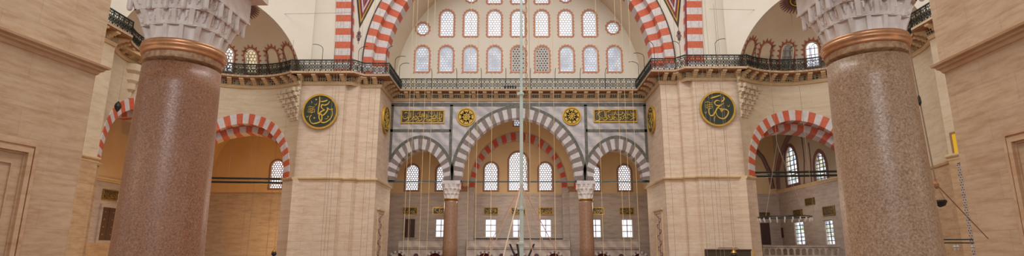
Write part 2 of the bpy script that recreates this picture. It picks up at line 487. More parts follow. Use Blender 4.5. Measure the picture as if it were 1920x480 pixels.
# ------------------------------------------------------------------ main dimensions
YA = 46.0                                   # face of the far arcade
ZSP = hz(338, YA)                           # springing of arcade arches
ZB = H + 13.42                              # balcony floor
ZR = H + 14.30                              # rail top
PXI = 10.75                                 # inner face of the far piers
ZST = H + 5.30                              # string course on the piers
YB = 54.0                                   # aisle back wall
XC = 5.53                                   # far columns
RS = hx(13.4, 430, YA)

# ---------- floor
mb = MB(); mb.box(-45, 45, -12, 60, -0.3, 0.0); S(mb.build('floor', M['carpet']), label='red carpeted prayer hall floor')

# ---------- far back wall: plaster above, marble dado below
zd = hz(364, YB)
win_up = [(0, 19, 285, 357), (-51, 13.5, 305, 357), (51, 13.5, 305, 357), (-199, 13, 309, 357), (199, 13, 309, 357), (-141.5, 13, 309, 357), (141.5, 13, 309, 357), (-455, 13, 301, 354)]
names_up = {0: 'tall bright lattice window in the middle of the far aisle wall', -51: 'arched lattice window just left of the tall middle aisle window', 51: 'arched lattice window just right of the tall middle aisle window',
            -199: 'arched lattice window at far left of the left side bay', 199: 'arched lattice window at far right of the right side bay', -141.5: 'arched lattice window half hidden by the left far column capital',
            141.5: 'arched lattice window half hidden by the right far column capital', -455: 'lattice window in the aisle seen through the left red striped arch'}
holes = []
specs = []
for dx, hw, ya, yb in win_up:
    cx = math.copysign(hx(abs(dx), 330, YB), dx) if dx else 0.0
    w = hx(hw, 330, YB) * .93; o = arch_win(cx, hz(yb, YB), hz(ya, YB), w)
    holes.append(o); specs.append((o, dx))
low = []
for dx in (0, -51.5, 51.5, 145, -145, 204):
    cx = math.copysign(hx(abs(dx), 428, YB), dx) if dx else 0.0
    w = hx(11, 428, YB) * .92; low.append((rect(cx - w, cx + w, hz(445, YB), hz(411, YB)), dx))
wb = empty('wall_back', (0, YB, 0), kind='structure')
mb = MB(); holed(mb, rect(-31.2, 25.2, zd, H + 13.2), holes, yz(YB, YB + .5)); mb.build('plaster_face', M['plaster_warm'], wb)
mb = MB(); holed(mb, rect(-31.2, 25.2, 0, zd), [o for o, _ in low], yz(YB - .06, YB + .5)); mb.build('marble_dado', M['marble_dado'], wb)
mb = MB(); mb.box(-31.2, 26.2, YB - .16, YB - .05, zd - .16, zd - .04); mb.box(-31.2, 26.2, YB - .12, YB, zd - .04, zd + .05); mb.build('dado_cornice', M['marble_dado'], wb)
for o, dx in specs:
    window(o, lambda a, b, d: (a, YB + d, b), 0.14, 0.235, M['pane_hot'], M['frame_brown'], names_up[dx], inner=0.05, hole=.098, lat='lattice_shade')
nm_low = {0: 'bright square window behind the mast, in the middle of the marble dado', -51.5: 'bright square window left of the mast under a gilt plaque', 51.5: 'bright square window right of the mast under a gilt plaque',
          145: 'bright square window just right of the right far column', -145: 'bright square window just left of the left far column', 204: 'bright square window at the right end of the marble dado'}
for o, dx in low:
    window(o, lambda a, b, d: (a, YB - .06 + d, b), 0.12, None, M['pane_hot'], M['marble_dado'], nm_low[dx], inner=0.05, bars=(2, 3, .035))
# dark shuttered window at the left of the dado
cx = -hx(203, 428, YB); w = hx(10.5, 428, YB)
d = empty('door_1', (cx, YB - .06, hz(447, YB)), label='dark wooden shutter in the left bay of the marble dado', kind='structure')
mb = MB(); mb.box(cx - w * .9, cx - .03, YB - .12, YB - .03, hz(446, YB), hz(411, YB)); mb.box(cx + .03, cx + w * .9, YB - .12, YB - .03, hz(446, YB), hz(411, YB)); mb.build('shutter_leaf', M['wood'], d)
mb = MB(); band(mb, rect(cx - w * .9, cx + w * .9, hz(446, YB), hz(411, YB)), rect(cx - w * 1.2, cx + w * 1.2, hz(448, YB), hz(408, YB)), lambda a, b, k: (a, YB - .16 if k == 0 else YB - .05, b)); mb.build('frame', M['marble_dado'], d)
# ---------- strokes for calligraphy
def catmull(pts, k=5):
    P = [Vector(p) for p in pts]
    if len(P) < 3: return P
    out = []
    for i in range(len(P) - 1):
        p0 = P[max(i - 1, 0)]; p1 = P[i]; p2 = P[i + 1]; p3 = P[min(i + 2, len(P) - 1)]
        for j in range(k):
            t = j / k
            out.append(0.5 * ((2 * p1) + (p2 - p0) * t + (2 * p0 - 5 * p1 + 4 * p2 - p3) * t * t + (3 * p1 - p0 - 3 * p2 + p3) * t ** 3))
    out.append(P[-1]); return out
def stroke(mb, pts, w, fn, m=0, taper=True):
    c = catmull(pts); n = len(c); L = []; Rr = []
    for i, p in enumerate(c):
        d = c[min(i + 1, n - 1)] - c[max(i - 1, 0)]
        if d.length < 1e-9: d = Vector((1, 0))
        d.normalize(); nrm = Vector((-d.y, d.x))
        pen = 0.62 + 0.38 * abs(nrm.dot(Vector((0.6, 0.8))))
        ww = w * pen * ((0.45 + 0.55 * min(1, 4 * min(i, n - 1 - i) / max(1, n))) if taper else 1)
        L.append(p + nrm * ww / 2); Rr.append(p - nrm * ww / 2)
    A = [mb.add(fn(p.x, p.y, 0)) for p in L]; B = [mb.add(fn(p.x, p.y, 0)) for p in Rr]
    A1 = [mb.add(fn(p.x, p.y, 1)) for p in L]; B1 = [mb.add(fn(p.x, p.y, 1)) for p in Rr]
    for i in range(n - 1):
        mb.face([A[i], A[i + 1], B[i + 1], B[i]], m); mb.face([A[i], A[i + 1], A1[i + 1], A1[i]], m); mb.face([B[i], B[i + 1], B1[i + 1], B1[i]], m)
def dot(mb, x, y, r, fn, m=0):
    mb.prism([(x - r, y), (x, y + r), (x + r, y), (x, y - r)], fn, m)
PL_L = [[(1105,95),(1106,230),(1105,370)],[(1165,95),(1168,200),(1170,290)],[(1205,95),(1202,200)],[(1215,180),(1240,172),(1255,200),(1238,225),(1215,210)],[(1255,200),(1240,260),(1190,292),(1150,300),(1140,280)],
 [(1105,370),(1150,368),(1230,345),(1195,322),(1150,328)],[(1045,220),(1060,208),(1078,232),(1060,252),(1042,240)],[(1078,235),(1070,275),(1030,312),(960,312),(890,322),(872,295)],[(955,95),(957,200)],
 [(1012,95),(1015,200),(985,235),(930,240),(885,232),(862,205)],[(830,95),(828,320)],[(765,190),(782,178),(798,198),(780,215),(765,200)],[(798,200),(800,250),(770,290),(740,300)],[(722,110),(724,240),(690,250)],
 [(650,150),(652,232),(680,238)],[(684,150),(686,232),(620,246),(545,240)],[(590,70),(584,150),(572,240)],[(622,262),(655,310),(620,345),(560,350)],[(735,288),(800,328),(905,342),(840,372),(760,352)],
 [(445,240),(460,215),(485,235),(462,255)],[(485,235),(505,290),(470,330),(400,325)],[(330,110),(332,262)],[(290,110),(296,250),(330,265)],[(240,110),(246,250)],[(205,200),(215,250),(175,298),(110,302),(70,262),(82,222)],
 [(150,382),(210,372),(245,312),(222,280),(300,262)],[(275,382),(335,330),(400,262),(440,300),(490,322)],[(470,382),(515,376),(550,320),(540,280)],[(655,382),(700,365),(725,310),(712,280)],[(560,240),(520,255),(560,350),(600,385)],
 [(900,372),(1000,362),(1085,345)],[(120,150),(170,125),(215,150)],[(510,170),(550,125)],[(380,250),(430,245)],[(930,290),(990,285),(1040,290)],[(850,110),(900,120)]]
PL_LD = [(148,242),(378,190),(440,168),(905,150),(770,240),(1060,190),(560,385),(850,250),(620,200)]
PL_R = [[(330,80),(230,100),(130,180),(180,240),(240,290),(345,292)],[(336,82),(340,190),(345,292)],[(378,85),(380,290),(430,300)],[(180,290),(195,330),(150,362),(90,370),(55,335)],[(265,305),(290,348),(350,352),(405,322),(405,275)],
 [(485,200),(440,212),(432,242),(482,262),(430,292)],[(435,318),(480,345),(540,335),(552,285),(520,270)],[(500,175),(522,205),(600,205),(632,165),(625,100)],[(565,85),(566,190)],[(658,85),(668,175),(720,196),(810,192),(872,145),(852,115),(832,140)],
 [(720,95),(722,192)],[(735,200),(737,315)],[(680,270),(700,345),(770,352),(812,310),(802,268),(780,290),(800,300)],[(820,238),(880,242),(925,190),(905,150)],[(840,348),(880,300),(930,248),(960,292),(1045,300)],
 [(905,270),(925,250),(950,270),(930,292)],[(985,90),(988,182),(1060,190),(1085,150)],[(1020,75),(1022,182)],[(1000,190),(996,290)],[(1075,90),(1130,170),(1155,235),(1095,236),(1080,200)],[(1150,165),(1165,142),(1185,165),(1160,182)],
 [(1185,168),(1185,215),(1150,242)],[(1060,352),(1130,322),(1170,268),(1200,292),(1222,240),(1180,190)],[(1215,110),(1217,300)],[(560,262),(600,250),(650,285),(600,295),(575,320),(620,348),(680,345)],[(405,120),(450,90),(520,80)],[(70,200),(130,190)],[(60,150),(200,90)],[(530,250),(570,268),(545,290)]]
PL_RD = [(258,240),(210,180),(100,240),(105,295),(460,130),(530,150),(600,150),(800,110),(990,345),(915,345),(1100,110),(230,330),(490,300)]
def plaque(name, cx, cz, w, h, Y, fn0, label, group, strokes, dots, src, sw=17, mir=1, parent=None, g=('gold', 'goldrim')):
    """gilt framed board with raised gilt lettering. src = (x0,x1,y0,y1) lettering area in stroke units"""
    p = fn0(cx, cz - h / 2, 0); e = empty(name, p, label, 'inscription plaque', group)
    t = min(w, h) * .085
    mb = MB(); mb.prism(rect(cx - w / 2 + t * .5, cx + w / 2 - t * .5, cz - h / 2 + t * .5, cz + h / 2 - t * .5), lambda a, b, k: fn0(a, b, -.05 if k == 0 else 0.0)); mb.build('board', M['board_b'], e)
    mb = MB(); band(mb, rect(cx - w / 2 + t, cx + w / 2 - t, cz - h / 2 + t, cz + h / 2 - t), rect(cx - w / 2, cx + w / 2, cz - h / 2, cz + h / 2), lambda a, b, k: fn0(a, b, -.1 if k == 0 else 0.0)); mb.build('frame', M[g[1]], e)
    x0, x1, y0, y1 = src
    def fn(a, b, k):
        return fn0(cx - w / 2 + t * 1.2 + (a - x0) / (x1 - x0) * (w - 2.4 * t), cz + h / 2 - t * 1.2 - (b - y0) / (y1 - y0) * (h - 2.4 * t), -.075 if k == 0 else -.05)
    mb = MB()
    for s_ in strokes: stroke(mb, s_, sw, fn)
    for x, y in dots: dot(mb, x, y, sw * .65, fn)
    mb.build('lettering', M[g[0]], e)
    return e
fB = lambda Y: (lambda a, b, d: (a, Y + d, b))
def sub_strokes(st, x0, x1): return [s_ for s_ in st if all(x0 <= p[0] <= x1 for p in s_)]
zp0, zp1 = hz(402.5, YB), hz(389, YB)
small = [(0, 'gilt plaque behind the mast over the middle window', 0, 60, 640), (-51, 'gilt plaque left of the mast over a bright window', 1, 620, 1280), (51, 'gilt plaque right of the mast over a bright window', 0, 640, 1280),
         (-146.5, 'gilt plaque half hidden by the left far column', 1, 60, 700), (146.5, 'gilt plaque half hidden by the right far column', 0, 300, 900), (-202.5, 'gilt plaque above the dark wooden shutter', 0, 60, 640), (202.5, 'gilt plaque above the rightmost bright window', 1, 500, 1280)]
for dx, lb, src, a, b in small:
    cx = math.copysign(hx(abs(dx), 395, YB), dx) if dx else 0.0
    st = sub_strokes(PL_R if src else PL_L, a, b)
    plaque('inscription_plaque', cx, (zp0 + zp1) / 2, hx(27, 395, YB), zp1 - zp0, YB, fB(YB - .06), lb, 'small plaques on the aisle wall', st, [], (a, b, 80, 390), sw=18)

# ---------- low marble gallery in front of the aisle back wall
YG = 51.4
def gallery(x0, x1, centers, label):
    e = empty('low_gallery', ((x0 + x1) / 2, YG, 0), label, 'gallery', 'low marble galleries along the far aisle')
    zt = hz(450.5, YG); r = hx(13.5, 480, YG); zc = H - .62
    notch = []
    for c in sorted(centers):
        notch += [(c - r, 0.0)] + [(c + a, zc + b) for a, b in arch_pts(r, r, 8)] + [(c + r, 0.0)]
    mb = MB(); holed(mb, [(x0, 0)] + notch + [(x1, 0), (x1, zt), (x0, zt)], [], yz(YG, YG + .6)); mb.build('parapet_wall', M['marble_gallery'], e)
    mb = MB(); mb.box(x0, x1, YG - .1, YG, hz(466, YG) - .03, hz(466, YG) + .03); mb.box(x0, x1, YG - .06, YG, hz(463.5, YG) - .02, hz(463.5, YG) + .02); mb.box(x0, x1, YG - .05, YG + .62, zt, zt + .05); mb.build('moulding', M['marble_gallery'], e)
    for c in sorted(centers):
        arch_ring('arch_ring', [M['brown_v'], M['marble_white']], yz(YG - .03, YG + .3, c), r, r, r * 1.32, r * 1.32, zc, 13, e)
        mb = MB(); mb.box(c - r, c + r, YG + .5, YG + .55, 0, zc + r); mb.build('back_panel', M['maroon'], e)
    for c0, c1 in zip(sorted(centers), sorted(centers)[1:]):
        c = (c0 + c1) / 2; mb = MB(); mb.prism(circle(c, hz(480, YG), .22, 14), lambda a, b, k: (a, YG - .06 if k == 0 else YG, b)); mb.build('spandrel_disc', M['disc'], e)
g = lambda px, s: s * hx(abs(px - 972.5), 478, YG)
gallery(-hx(104, 478, YG) + .3, hx(104, 478, YG) - .3, [g(909.5, -1), 0, g(1040.6, 1)], 'pale marble gallery front with three striped arches behind the mast')
gallery(-PXI + .0, -hx(108, 478, YG) - .6, [g(745, -1) , g(816, -1)], 'pale marble gallery front with small striped arches in the left bay')
gallery(hx(108, 478, YG) + .6, PXI - .0, [g(1130, 1), g(1200, 1)], 'pale marble gallery front with small striped arches in the right bay')
mb = MB(); mb.box(-hx(90, 448, YB), hx(90, 448, YB), YB - .3, YB - .22, hz(449.3, YB), hz(447, YB)); mb.box(-3, -2.9, YB - .3, YB - .06, hz(449.3, YB), hz(447, YB)); mb.box(2.9, 3, YB - .3, YB - .06, hz(449.3, YB), hz(447, YB))
mb.build('handrail', M['dkline'], wb)

# ---------- inner wall with the red and white arch in the middle bay
wi = empty('wall_inner', (0, 52.7, 0), kind='structure')
Y2 = 52.7
zs2 = ZSP + .2
wi0 = hx(82, 330, Y2); wo0 = hx(88.5, 330, Y2) + .1; ri = hz(262, Y2) - zs2; ro = hz(248, Y2) - zs2
outer = [(-XC - .4, zs2)] + [(a, zs2 + b) for a, b in arch_pts(wi0 + .12, ri + .12)] + [(XC + .4, zs2), (XC + .4, H + 13.2), (-XC - .4, H + 13.2)]
zw0, zw1 = hz(236, Y2), hz(221, Y2); ws = hx(5.5, 228, Y2)
ow = arch_win(0 - hx(3, 228, Y2), zw0, zw1, ws, rise=ws * .7)
mb = MB(); holed(mb, outer, [ow], yz(Y2, Y2 + .6)); mb.build('plaster_face', M['plaster_warm'], wi)
arch_ring('voussoir_ring', [M['brick'], M['ashgrey']], yz(Y2 - .08, Y2 + .65), wi0, ri, wo0, ro, zs2, 31, wi)
window(ow, lambda a, b, d: (a, Y2 + d, b), 0.08, 0.24, M['pane_blue'], M['frame_brown'], 'tiny lattice window high above the inner red striped arch', inner=0.03)
for s in (-1, 1):
    pl = empty('marble_pilaster', (s * 5.2, 52.6, 0), 'grey marble pilaster behind the %s far column' % ('left' if s < 0 else 'right'), 'pilaster')
    mb = MB(s); mb.box(4.72, 5.8, 51.95, 53.9, 0, zs2 - .5); mb.build('shaft', M['marble_dado'], pl)
    mb = MB(s); mb.box(wi0 + .02, 4.72, 52.7, 53.9, 0, zs2); mb.build('side_strip', M['marble_dado'], pl)
    mb = MB(s); mb.box(4.67, 5.85, 51.9, 53.9, zs2 - .5, zs2 - .42); mb.box(4.62, 5.9, 51.85, 53.9, zs2 - .1, zs2); mb.box(4.7, 5.82, 51.93, 53.9, zs2 - .42, zs2 - .1); mb.build('capital', M['paint_tan'], pl)
    # transverse arch from far column to pilaster
    ta = empty('transverse_arch', (s * XC, 49.5, ZSP), 'red and white striped cross arch behind the %s far column' % ('left' if s < 0 else 'right'), 'arch')
    wy = 2.55; cy = 49.5
    f = lambda a, b, k: (XC - .36 if k == 0 else XC + .36, cy + a, b)
    arch_ring('voussoir_ring', [M['brick'], M['ashgrey']], f, wy - .3, wy - .1, wy + .15, wy + .35, ZSP, 15, ta, mir=s)
    mb = MB(s); holed(mb, [(-wy - .5, ZSP)] + [(a, ZSP + b) for a, b in arch_pts(wy - .15, wy)] + [(wy - .06, ZSP), (wy - .06, H + 13.2), (-wy - .5, H + 13.2)], [], lambda a, b, k: (XC - .3 if k == 0 else XC + .3, cy + a, b)); mb.build('spandrel', M['plaster_warm'], ta)
# aisle ceilings
mb = MB(); mb.box(-XC, XC, 46.9, 52.6, H + 13.2, H + 13.4); S(mb.build('ceiling', M['vault']))
for s in (-1, 1):
    mb = MB(s); cxv = 8.85; P = arch_pts(3.15, 3.7, 12); zv = H + 5.95
    for (a0, b0), (a1, b1) in zip(P, P[1:]):
        mb.hexa([(cxv + a0, 46.95, zv + b0), (cxv + a1, 46.95, zv + b1), (cxv + a1, YB, zv + b1), (cxv + a0, YB, zv + b0),
                 (cxv + a0 * 1.05, 46.95, zv + b0 * 1.05), (cxv + a1 * 1.05, 46.95, zv + b1 * 1.05), (cxv + a1 * 1.05, YB, zv + b1 * 1.05), (cxv + a0 * 1.05, YB, zv + b0 * 1.05)])
    S(mb.build('ceiling', M['vault'], smooth=False))
    mb = MB(s); cxv = 23.2 if s < 0 else 21.2; P = arch_pts(6.3 if s < 0 else 4.9, 4.6 if s < 0 else 1.6, 14); zv = H + (8.2 if s < 0 else 11.4)
    for (a0, b0), (a1, b1) in zip(P, P[1:]):
        mb.hexa([(cxv + a0, 43.3, zv + b0), (cxv + a1, 43.3, zv + b1), (cxv + a1, YB, zv + b1), (cxv + a0, YB, zv + b0),
                 (cxv + a0 * 1.05, 43.3, zv + b0 * 1.05), (cxv + a1 * 1.05, 43.3, zv + b1 * 1.05), (cxv + a1 * 1.05, YB, zv + b1 * 1.05), (cxv + a0 * 1.05, YB, zv + b0 * 1.05)])
    S(mb.build('ceiling', M['plaster_warm']))
    # wall behind the pier, closing the corner bay
    mb = MB(s); mb.box(15.9, 16.5, 47, YB, 0, H + 13.2); S(mb.build('wall_aisle', M['plaster_warm']))

# ------------------------------------------------------------------ far arcade wall
AW = empty('wall_arcade', (0, YA, 0), kind='structure')
zt = H + 12.66
mw = hx(106.5, 338, YA); mr = hz(221, YA) - ZSP; mo = mw + hx(17, 300, YA); mro = hz(202.5, YA) - ZSP
sc = hx(186.5, 330, YA); sw_ = hx(46, 330, YA); sr = hz(279.5, YA) - ZSP; so = sw_ + hx(15, 330, YA); sro = hz(259.5, YA) - ZSP
def archpath(c, w, r): return [(c + a, ZSP + b) for a, b in arch_pts(w, r, 16)]
outer = [(-PXI - 1.0, ZSP - .0)] + archpath(-sc, sw_ + .2, sr + .2) + archpath(0, mw + .2, mr + .2) + archpath(sc, sw_ + .2, sr + .2) + [(PXI + 1.0, ZSP), (PXI + 1.0, zt), (-PXI - 1.0, zt)]
mb = MB(); holed(mb, outer, [], yz(YA, YA + .9)); mb.build('marble_face', M['marble'], AW)
# dark inlay bands
mb = MB(); t = .12
def bar(x0, x1, z0, z1): mb.box(x0, x1, YA - .03, YA + .01, z0, z1)
ztop = hz(196.5, YA); xs_ = hx(126.5, 240, YA)
bar(-PXI, PXI, ztop - t * 1.1, ztop + t * 1.3)
zmid = hz(245, YA)
for s in (-1, 1):
    bar(s * xs_ - t, s * xs_ + t, ZSP + .4, ztop)
    xx = sorted((s * xs_, s * PXI)); bar(xx[0], xx[1], zmid - t, zmid + t)
    xx = sorted((s * (PXI - .02), s * (PXI - .22))); bar(xx[0], xx[1], ZSP + 1.5, ztop)
mb.build('dark_inlay', M['vgreen'], AW)
def darkring(c, w, r, wd):
    N = 34; a = arch_pts(w, r, 20); b = arch_pts(w + wd, r + wd, 20); m2 = MB()
    for i in range(len(a) - 1):
        P = [(c + q[0], Yk, ZSP + q[1]) for Yk in (YA - .05, YA + .02) for q in (a[i], a[i + 1], b[i + 1], b[i])]
        if s_clip is None or all(abs(p[0]) < s_clip for p in P): m2.hexa(P)
    return m2
s_clip = PXI
for c, w, r in ((0, mo, mro), (-sc, so, sro), (sc, so, sro)):
    darkring(c, w, r, hx(5.6, 300, YA)).build('arch_border', M['vgreen'], AW)
def arch_thing(c, wi_, ri_, wo_, ro_, label, n, nm='marble_arch'):
    e = empty(nm, (c, YA, ZSP), label, 'arch')
    arch_ring('voussoir_ring', [M['brown_v'], M['grey_v']], yz(YA - .04, YA + .92, c), wi_, ri_, wo_, ro_, ZSP, n, e)
    return e
arch_thing(0, mw, mr, mo, mro, 'wide grey and brown striped marble arch behind the mast', 45)
arch_thing(-sc, sw_, sr, so, sro, 'small grey and brown striped marble arch beside the left far pier', 25)
arch_thing(sc, sw_, sr, so, sro, 'small grey and brown striped marble arch beside the right far pier', 25)
# iron ties
for a, b, lb in ((-PXI, -XC - .4, 'thin teal iron tie rod across the left small arch'), (-XC + .4, XC - .4, 'thin teal iron tie rod across the wide middle arch'), (XC + .4, PXI, 'thin teal iron tie rod across the right small arch')):
    mb = MB(); zc = hz(340, YA); mb.box(a, b, YA + .2, YA + .3, zc - .055, zc + .045); tag(mb.build('tie_rod', M['iron_teal']), lb, 'tie rod', 'tie rods of the far arcade')
# plaques and medallions of the arcade
def arc_pl(px0, px1, y0, y1, lb, st, dt, src):
    a = PY(px0, y1, YA); b = PY(px1, y0, YA)
    plaque('inscription_plaque', (a.x + b.x) / 2, (a.z + b.z) / 2, b.x - a.x, b.z - a.z, YA, fB(YA), lb, None, st, dt, src, sw=19)
arc_pl(751.5, 834, 206.5, 231.5, 'wide gilt calligraphy plaque over the left small striped arch', PL_L, PL_LD, (55, 1285, 90, 395))
arc_pl(1113, 1194, 205, 229.5, 'wide gilt calligraphy plaque over the right small striped arch', PL_R, PL_RD, (45, 1245, 70, 380))
def medallion(px, py, rp, lb, petals):
    c = PY(px, py, YA); r = hx(rp, py, YA)
    e = empty('rosette_medallion', (c.x, YA, c.z - r), lb, 'medallion')
    f = lambda Y0, Y1: (lambda a, b, k: (c.x + a, Y0 if k == 0 else Y1, c.z + b))
    mb = MB(); mb.prism(circle(0, 0, r * .96, 40), f(YA - .05, YA)); mb.build('board', M['board_b'], e)
    mb = MB(); band(mb, circle(0, 0, r * .87, 40), circle(0, 0, r, 40), f(YA - .12, YA)); band(mb, circle(0, 0, r * .74, 40), circle(0, 0, r * .81, 40), f(YA - .09, YA)); mb.build('rim', M['goldrim'], e)
    mb = MB(); ff = f(YA - .08, YA - .05)
    band(mb, circle(0, 0, r * .07, 16), circle(0, 0, r * .24, 16), ff); band(mb, circle(0, 0, r * .69, 40), circle(0, 0, r * .76, 40), ff)
    for k in range(petals):
        a = 2 * PI * k / petals + PI / 2
        cx_, cz_ = r * .5 * math.cos(a), r * .5 * math.sin(a)
        band(mb, circle(cx_, cz_, r * .11, 14), circle(cx_, cz_, r * .2, 14), ff)
        p = [(r * .18 * math.cos(a), r * .18 * math.sin(a)), (r * .42 * math.cos(a + .32), r * .42 * math.sin(a + .32)), (r * .76 * math.cos(a + .38), r * .76 * math.sin(a + .38))]
        stroke(mb, p, r * .12, ff, taper=False)
        p = [(x, z) for x, z in [(r * .18 * math.cos(a), r * .18 * math.sin(a)), (r * .42 * math.cos(a - .32), r * .42 * math.sin(a - .32)), (r * .76 * math.cos(a - .38), r * .76 * math.sin(a - .38))]]
        stroke(mb, p, r * .12, ff, taper=False)
        b = a + PI / petals
        dot(mb, r * .66 * math.cos(b), r * .66 * math.sin(b), r * .07, ff)
    mb.build('interlace', M['gold'], e)
medallion(874.5, 219.5, 17.5, 'round gilt openwork medallion left of the wide middle arch', 8)
medallion(1072, 218, 17.5, 'round gilt openwork medallion right of the wide middle arch', 9)

# ------------------------------------------------------------------ muqarnas capital
def capital(mb, cx, cy, r0, w, z0, z1, rows, fine, mir=1, drops=None):
    """rows of concave niches between a round shaft (r0) and a square block (half width w)"""
    def shape(th, s):
        c, sn = abs(math.cos(th)), abs(math.sin(th))
        sq = min(1.0 / max(c, sn), 1.33)
        rb = r0 + (w - r0) * s
        return rb * (1 - s ** 1.3) + rb * sq * s ** 1.3
    near = fine > 6
    per = 16 if near else 8; ncell = 16 if near else 12
    NT_ = ncell * per
    for row in range(rows):
        s0, s1 = row / rows, (row + 1) / rows
        z_a = z0 + (z1 - z0) * s0; z_b = z0 + (z1 - z0) * s1
        ph0 = PI / ncell if row % 2 else 0.0
        prev = None
        for j in range(fine + 1):
            t = j / fine; ring = []
            for i in range(NT_):
                ph = 2 * PI * i / NT_ + ph0 + .0003
                c = abs(((i / per) % 1.0) * 2 - 1)          # 1 at a rib, 0 in mid niche
                ra = shape(ph, s0) + .006; rb = shape(ph, s1) + .02 * r0
                if c > .74: rr = ra + (rb - ra) * min(1, .1 + t ** 1.4)
                else:
                    rr = ra + (rb - ra) * .12 * t - r0 * .045 * (1 - (c / .74) ** 2)
                    tri = abs(c - .40) / .30
                    if row > 0 and tri < 1 and t > .25 + .75 * tri * .9: rr += r0 * .05 * (1 - tri) + (rb - ra) * .35 * t
                ring.append(mb.add((cx + rr * math.cos(ph), cy + rr * math.sin(ph), z_a + (z_b - z_a) * t)))
            if prev:
                for i in range(NT_): k = (i + 1) % NT_; mb.face([prev[i], prev[k], ring[k], ring[i]])
            prev = ring
        # thin projecting lip that carries the next row
        lo, hi = [], []
        for i in range(NT_):
            ph = 2 * PI * i / NT_ + ph0 + .0003; c = abs(((i / per) % 1.0) * 2 - 1)
            rb = shape(ph, s1) + r0 * (.035 - .03 * (1 - c * c))
            lo.append(mb.add((cx + rb * math.cos(ph), cy + rb * math.sin(ph), z_b - (z1 - z0) * .018)))
            hi.append(mb.add((cx + rb * math.cos(ph), cy + rb * math.sin(ph), z_b + (z1 - z0) * .006)))
        for i in range(NT_):
            k = (i + 1) % NT_; mb.face([lo[i], lo[k], hi[k], hi[i]]); mb.face([prev[i], prev[k], lo[k], lo[i]])
        if drops is not None and row == rows - 1:
            for i in range(ncell):
                ph = 2 * PI * i / ncell + ph0 + PI / ncell * 0 
                rr = shape(ph, s0) * .35 + shape(ph, s1) * .65; q = r0 * .075
                drops.lathe([(q * .25, -q * 1.0), (q * .75, -q * .7), (q, -q * .1), (q, (z_b - z_a) * .98)], (cx + rr * math.cos(ph), cy + rr * math.sin(ph), z_a), 8)
# far columns
for s in (-1, 1):
    sd = 'left' if s < 0 else 'right'
    cx = s * XC; cy = YA + .45
    e = empty('marble_column', (cx, cy, 0), 'slim reddish brown column under the %s end of the wide middle arch' % sd, 'column')
    zc0 = hz(373, YA)
    mb = MB(); mb.lathe([(RS * 1.05, .5), (RS * 1.03, 2.2), (RS * .97, zc0 - .3), (RS * .95, zc0 - .06)], (cx, cy, 0), 32); mb.build('shaft', M['porph'], e, smooth=True)
    mb = MB(); mb.lathe([(RS * 1.5, 0), (RS * 1.5, .25), (RS * 1.2, .32), (RS * 1.25, .42), (RS * 1.08, .5)], (cx, cy, 0), 32); mb.build('base', M['marble_white'], e)
    mb = MB(); mb.lathe([(RS, zc0 - .07), (RS * 1.09, zc0 - .05), (RS * 1.09, zc0 + .03), (RS, zc0 + .05)], (cx, cy, 0), 32); mb.build('collar', M['brass'], e, smooth=True)
    mb = MB(); dr = MB(); capital(mb, cx, cy, RS * .99, RS * 1.27, zc0 + .05, hz(345, YA), 3, 5, drops=dr); mb.build('capital', M['cap'], e); dr.build('pendants', M['cap'], e)
    mb = MB(); q = RS * 1.3; mb.box(cx - q, cx + q, YA - .1, YA + 1.0, hz(345, YA), hz(341.5, YA)); mb.box(cx - q * 1.0, cx + q * 1.0, YA - .02, YA + .92, hz(341.5, YA), ZSP + .02); mb.build('abacus', M['marble_white'], e)

# ------------------------------------------------------------------ far piers
WARP[0] = True      # the right pier and corner niche stand a metre nearer than the left ones
PP = [(PXI, 46.9), (PXI, 42.0), (12.2, 42.0), (12.3, 41.62), (13.15, 41.62), (13.25, 41.25), (16.86, 41.25), (16.86, 43.0), (16.86, 46.9)]
def poly_prism(mb, poly, z0, z1, m=0):
    n = len(poly); A = [mb.add((x, y, z0)) for x, y in poly]; B = [mb.add((x, y, z1)) for x, y in poly]
    mb.face(A, m); mb.face(B, m)
    for i in range(n): j = (i + 1) % n; mb.face([A[i], A[j], B[j], B[i]], m)
def sweep(mb, path, prof, m=0, closed=True, ends=True):
    """path: plan polyline, room on its right; prof [(d,z)] d = distance into the room"""
    n = len(path); P = [Vector(p) for p in path]; rows = []
    for i in range(n):
        a = P[i] - P[max(i - 1, 0)]; b = P[min(i + 1, n - 1)] - P[i]
        if a.length < 1e-6: a = b
        if b.length < 1e-6: b = a
        n1 = Vector((a.y, -a.x)).normalized(); n2 = Vector((b.y, -b.x)).normalized(); mm = (n1 + n2).normalized(); k = 1 / max(.4, mm.dot(n1))
        rows.append([mb.add((P[i].x + mm.x * d * k, P[i].y + mm.y * d * k, z)) for d, z in prof])
    L = len(prof)
    for a, b in zip(rows, rows[1:]):
        for j in range(L if closed else L - 1): q = (j + 1) % L; mb.face([a[j], b[j], b[q], a[q]], m)
    if ends and closed: mb.face(rows[0], m); mb.face(rows[-1][::-1], m)
PEND = [(0, 0), (.10, .02), (.10, .07), (.17, .12), (.20, .20), (.20, .26), (0, .30)]
STPROF = [(-.02, -.18), (.07, -.16), (.09, -.05), (.16, .0), (.20, .06), (.20, .14), (.05, .2), (-.02, .2)]
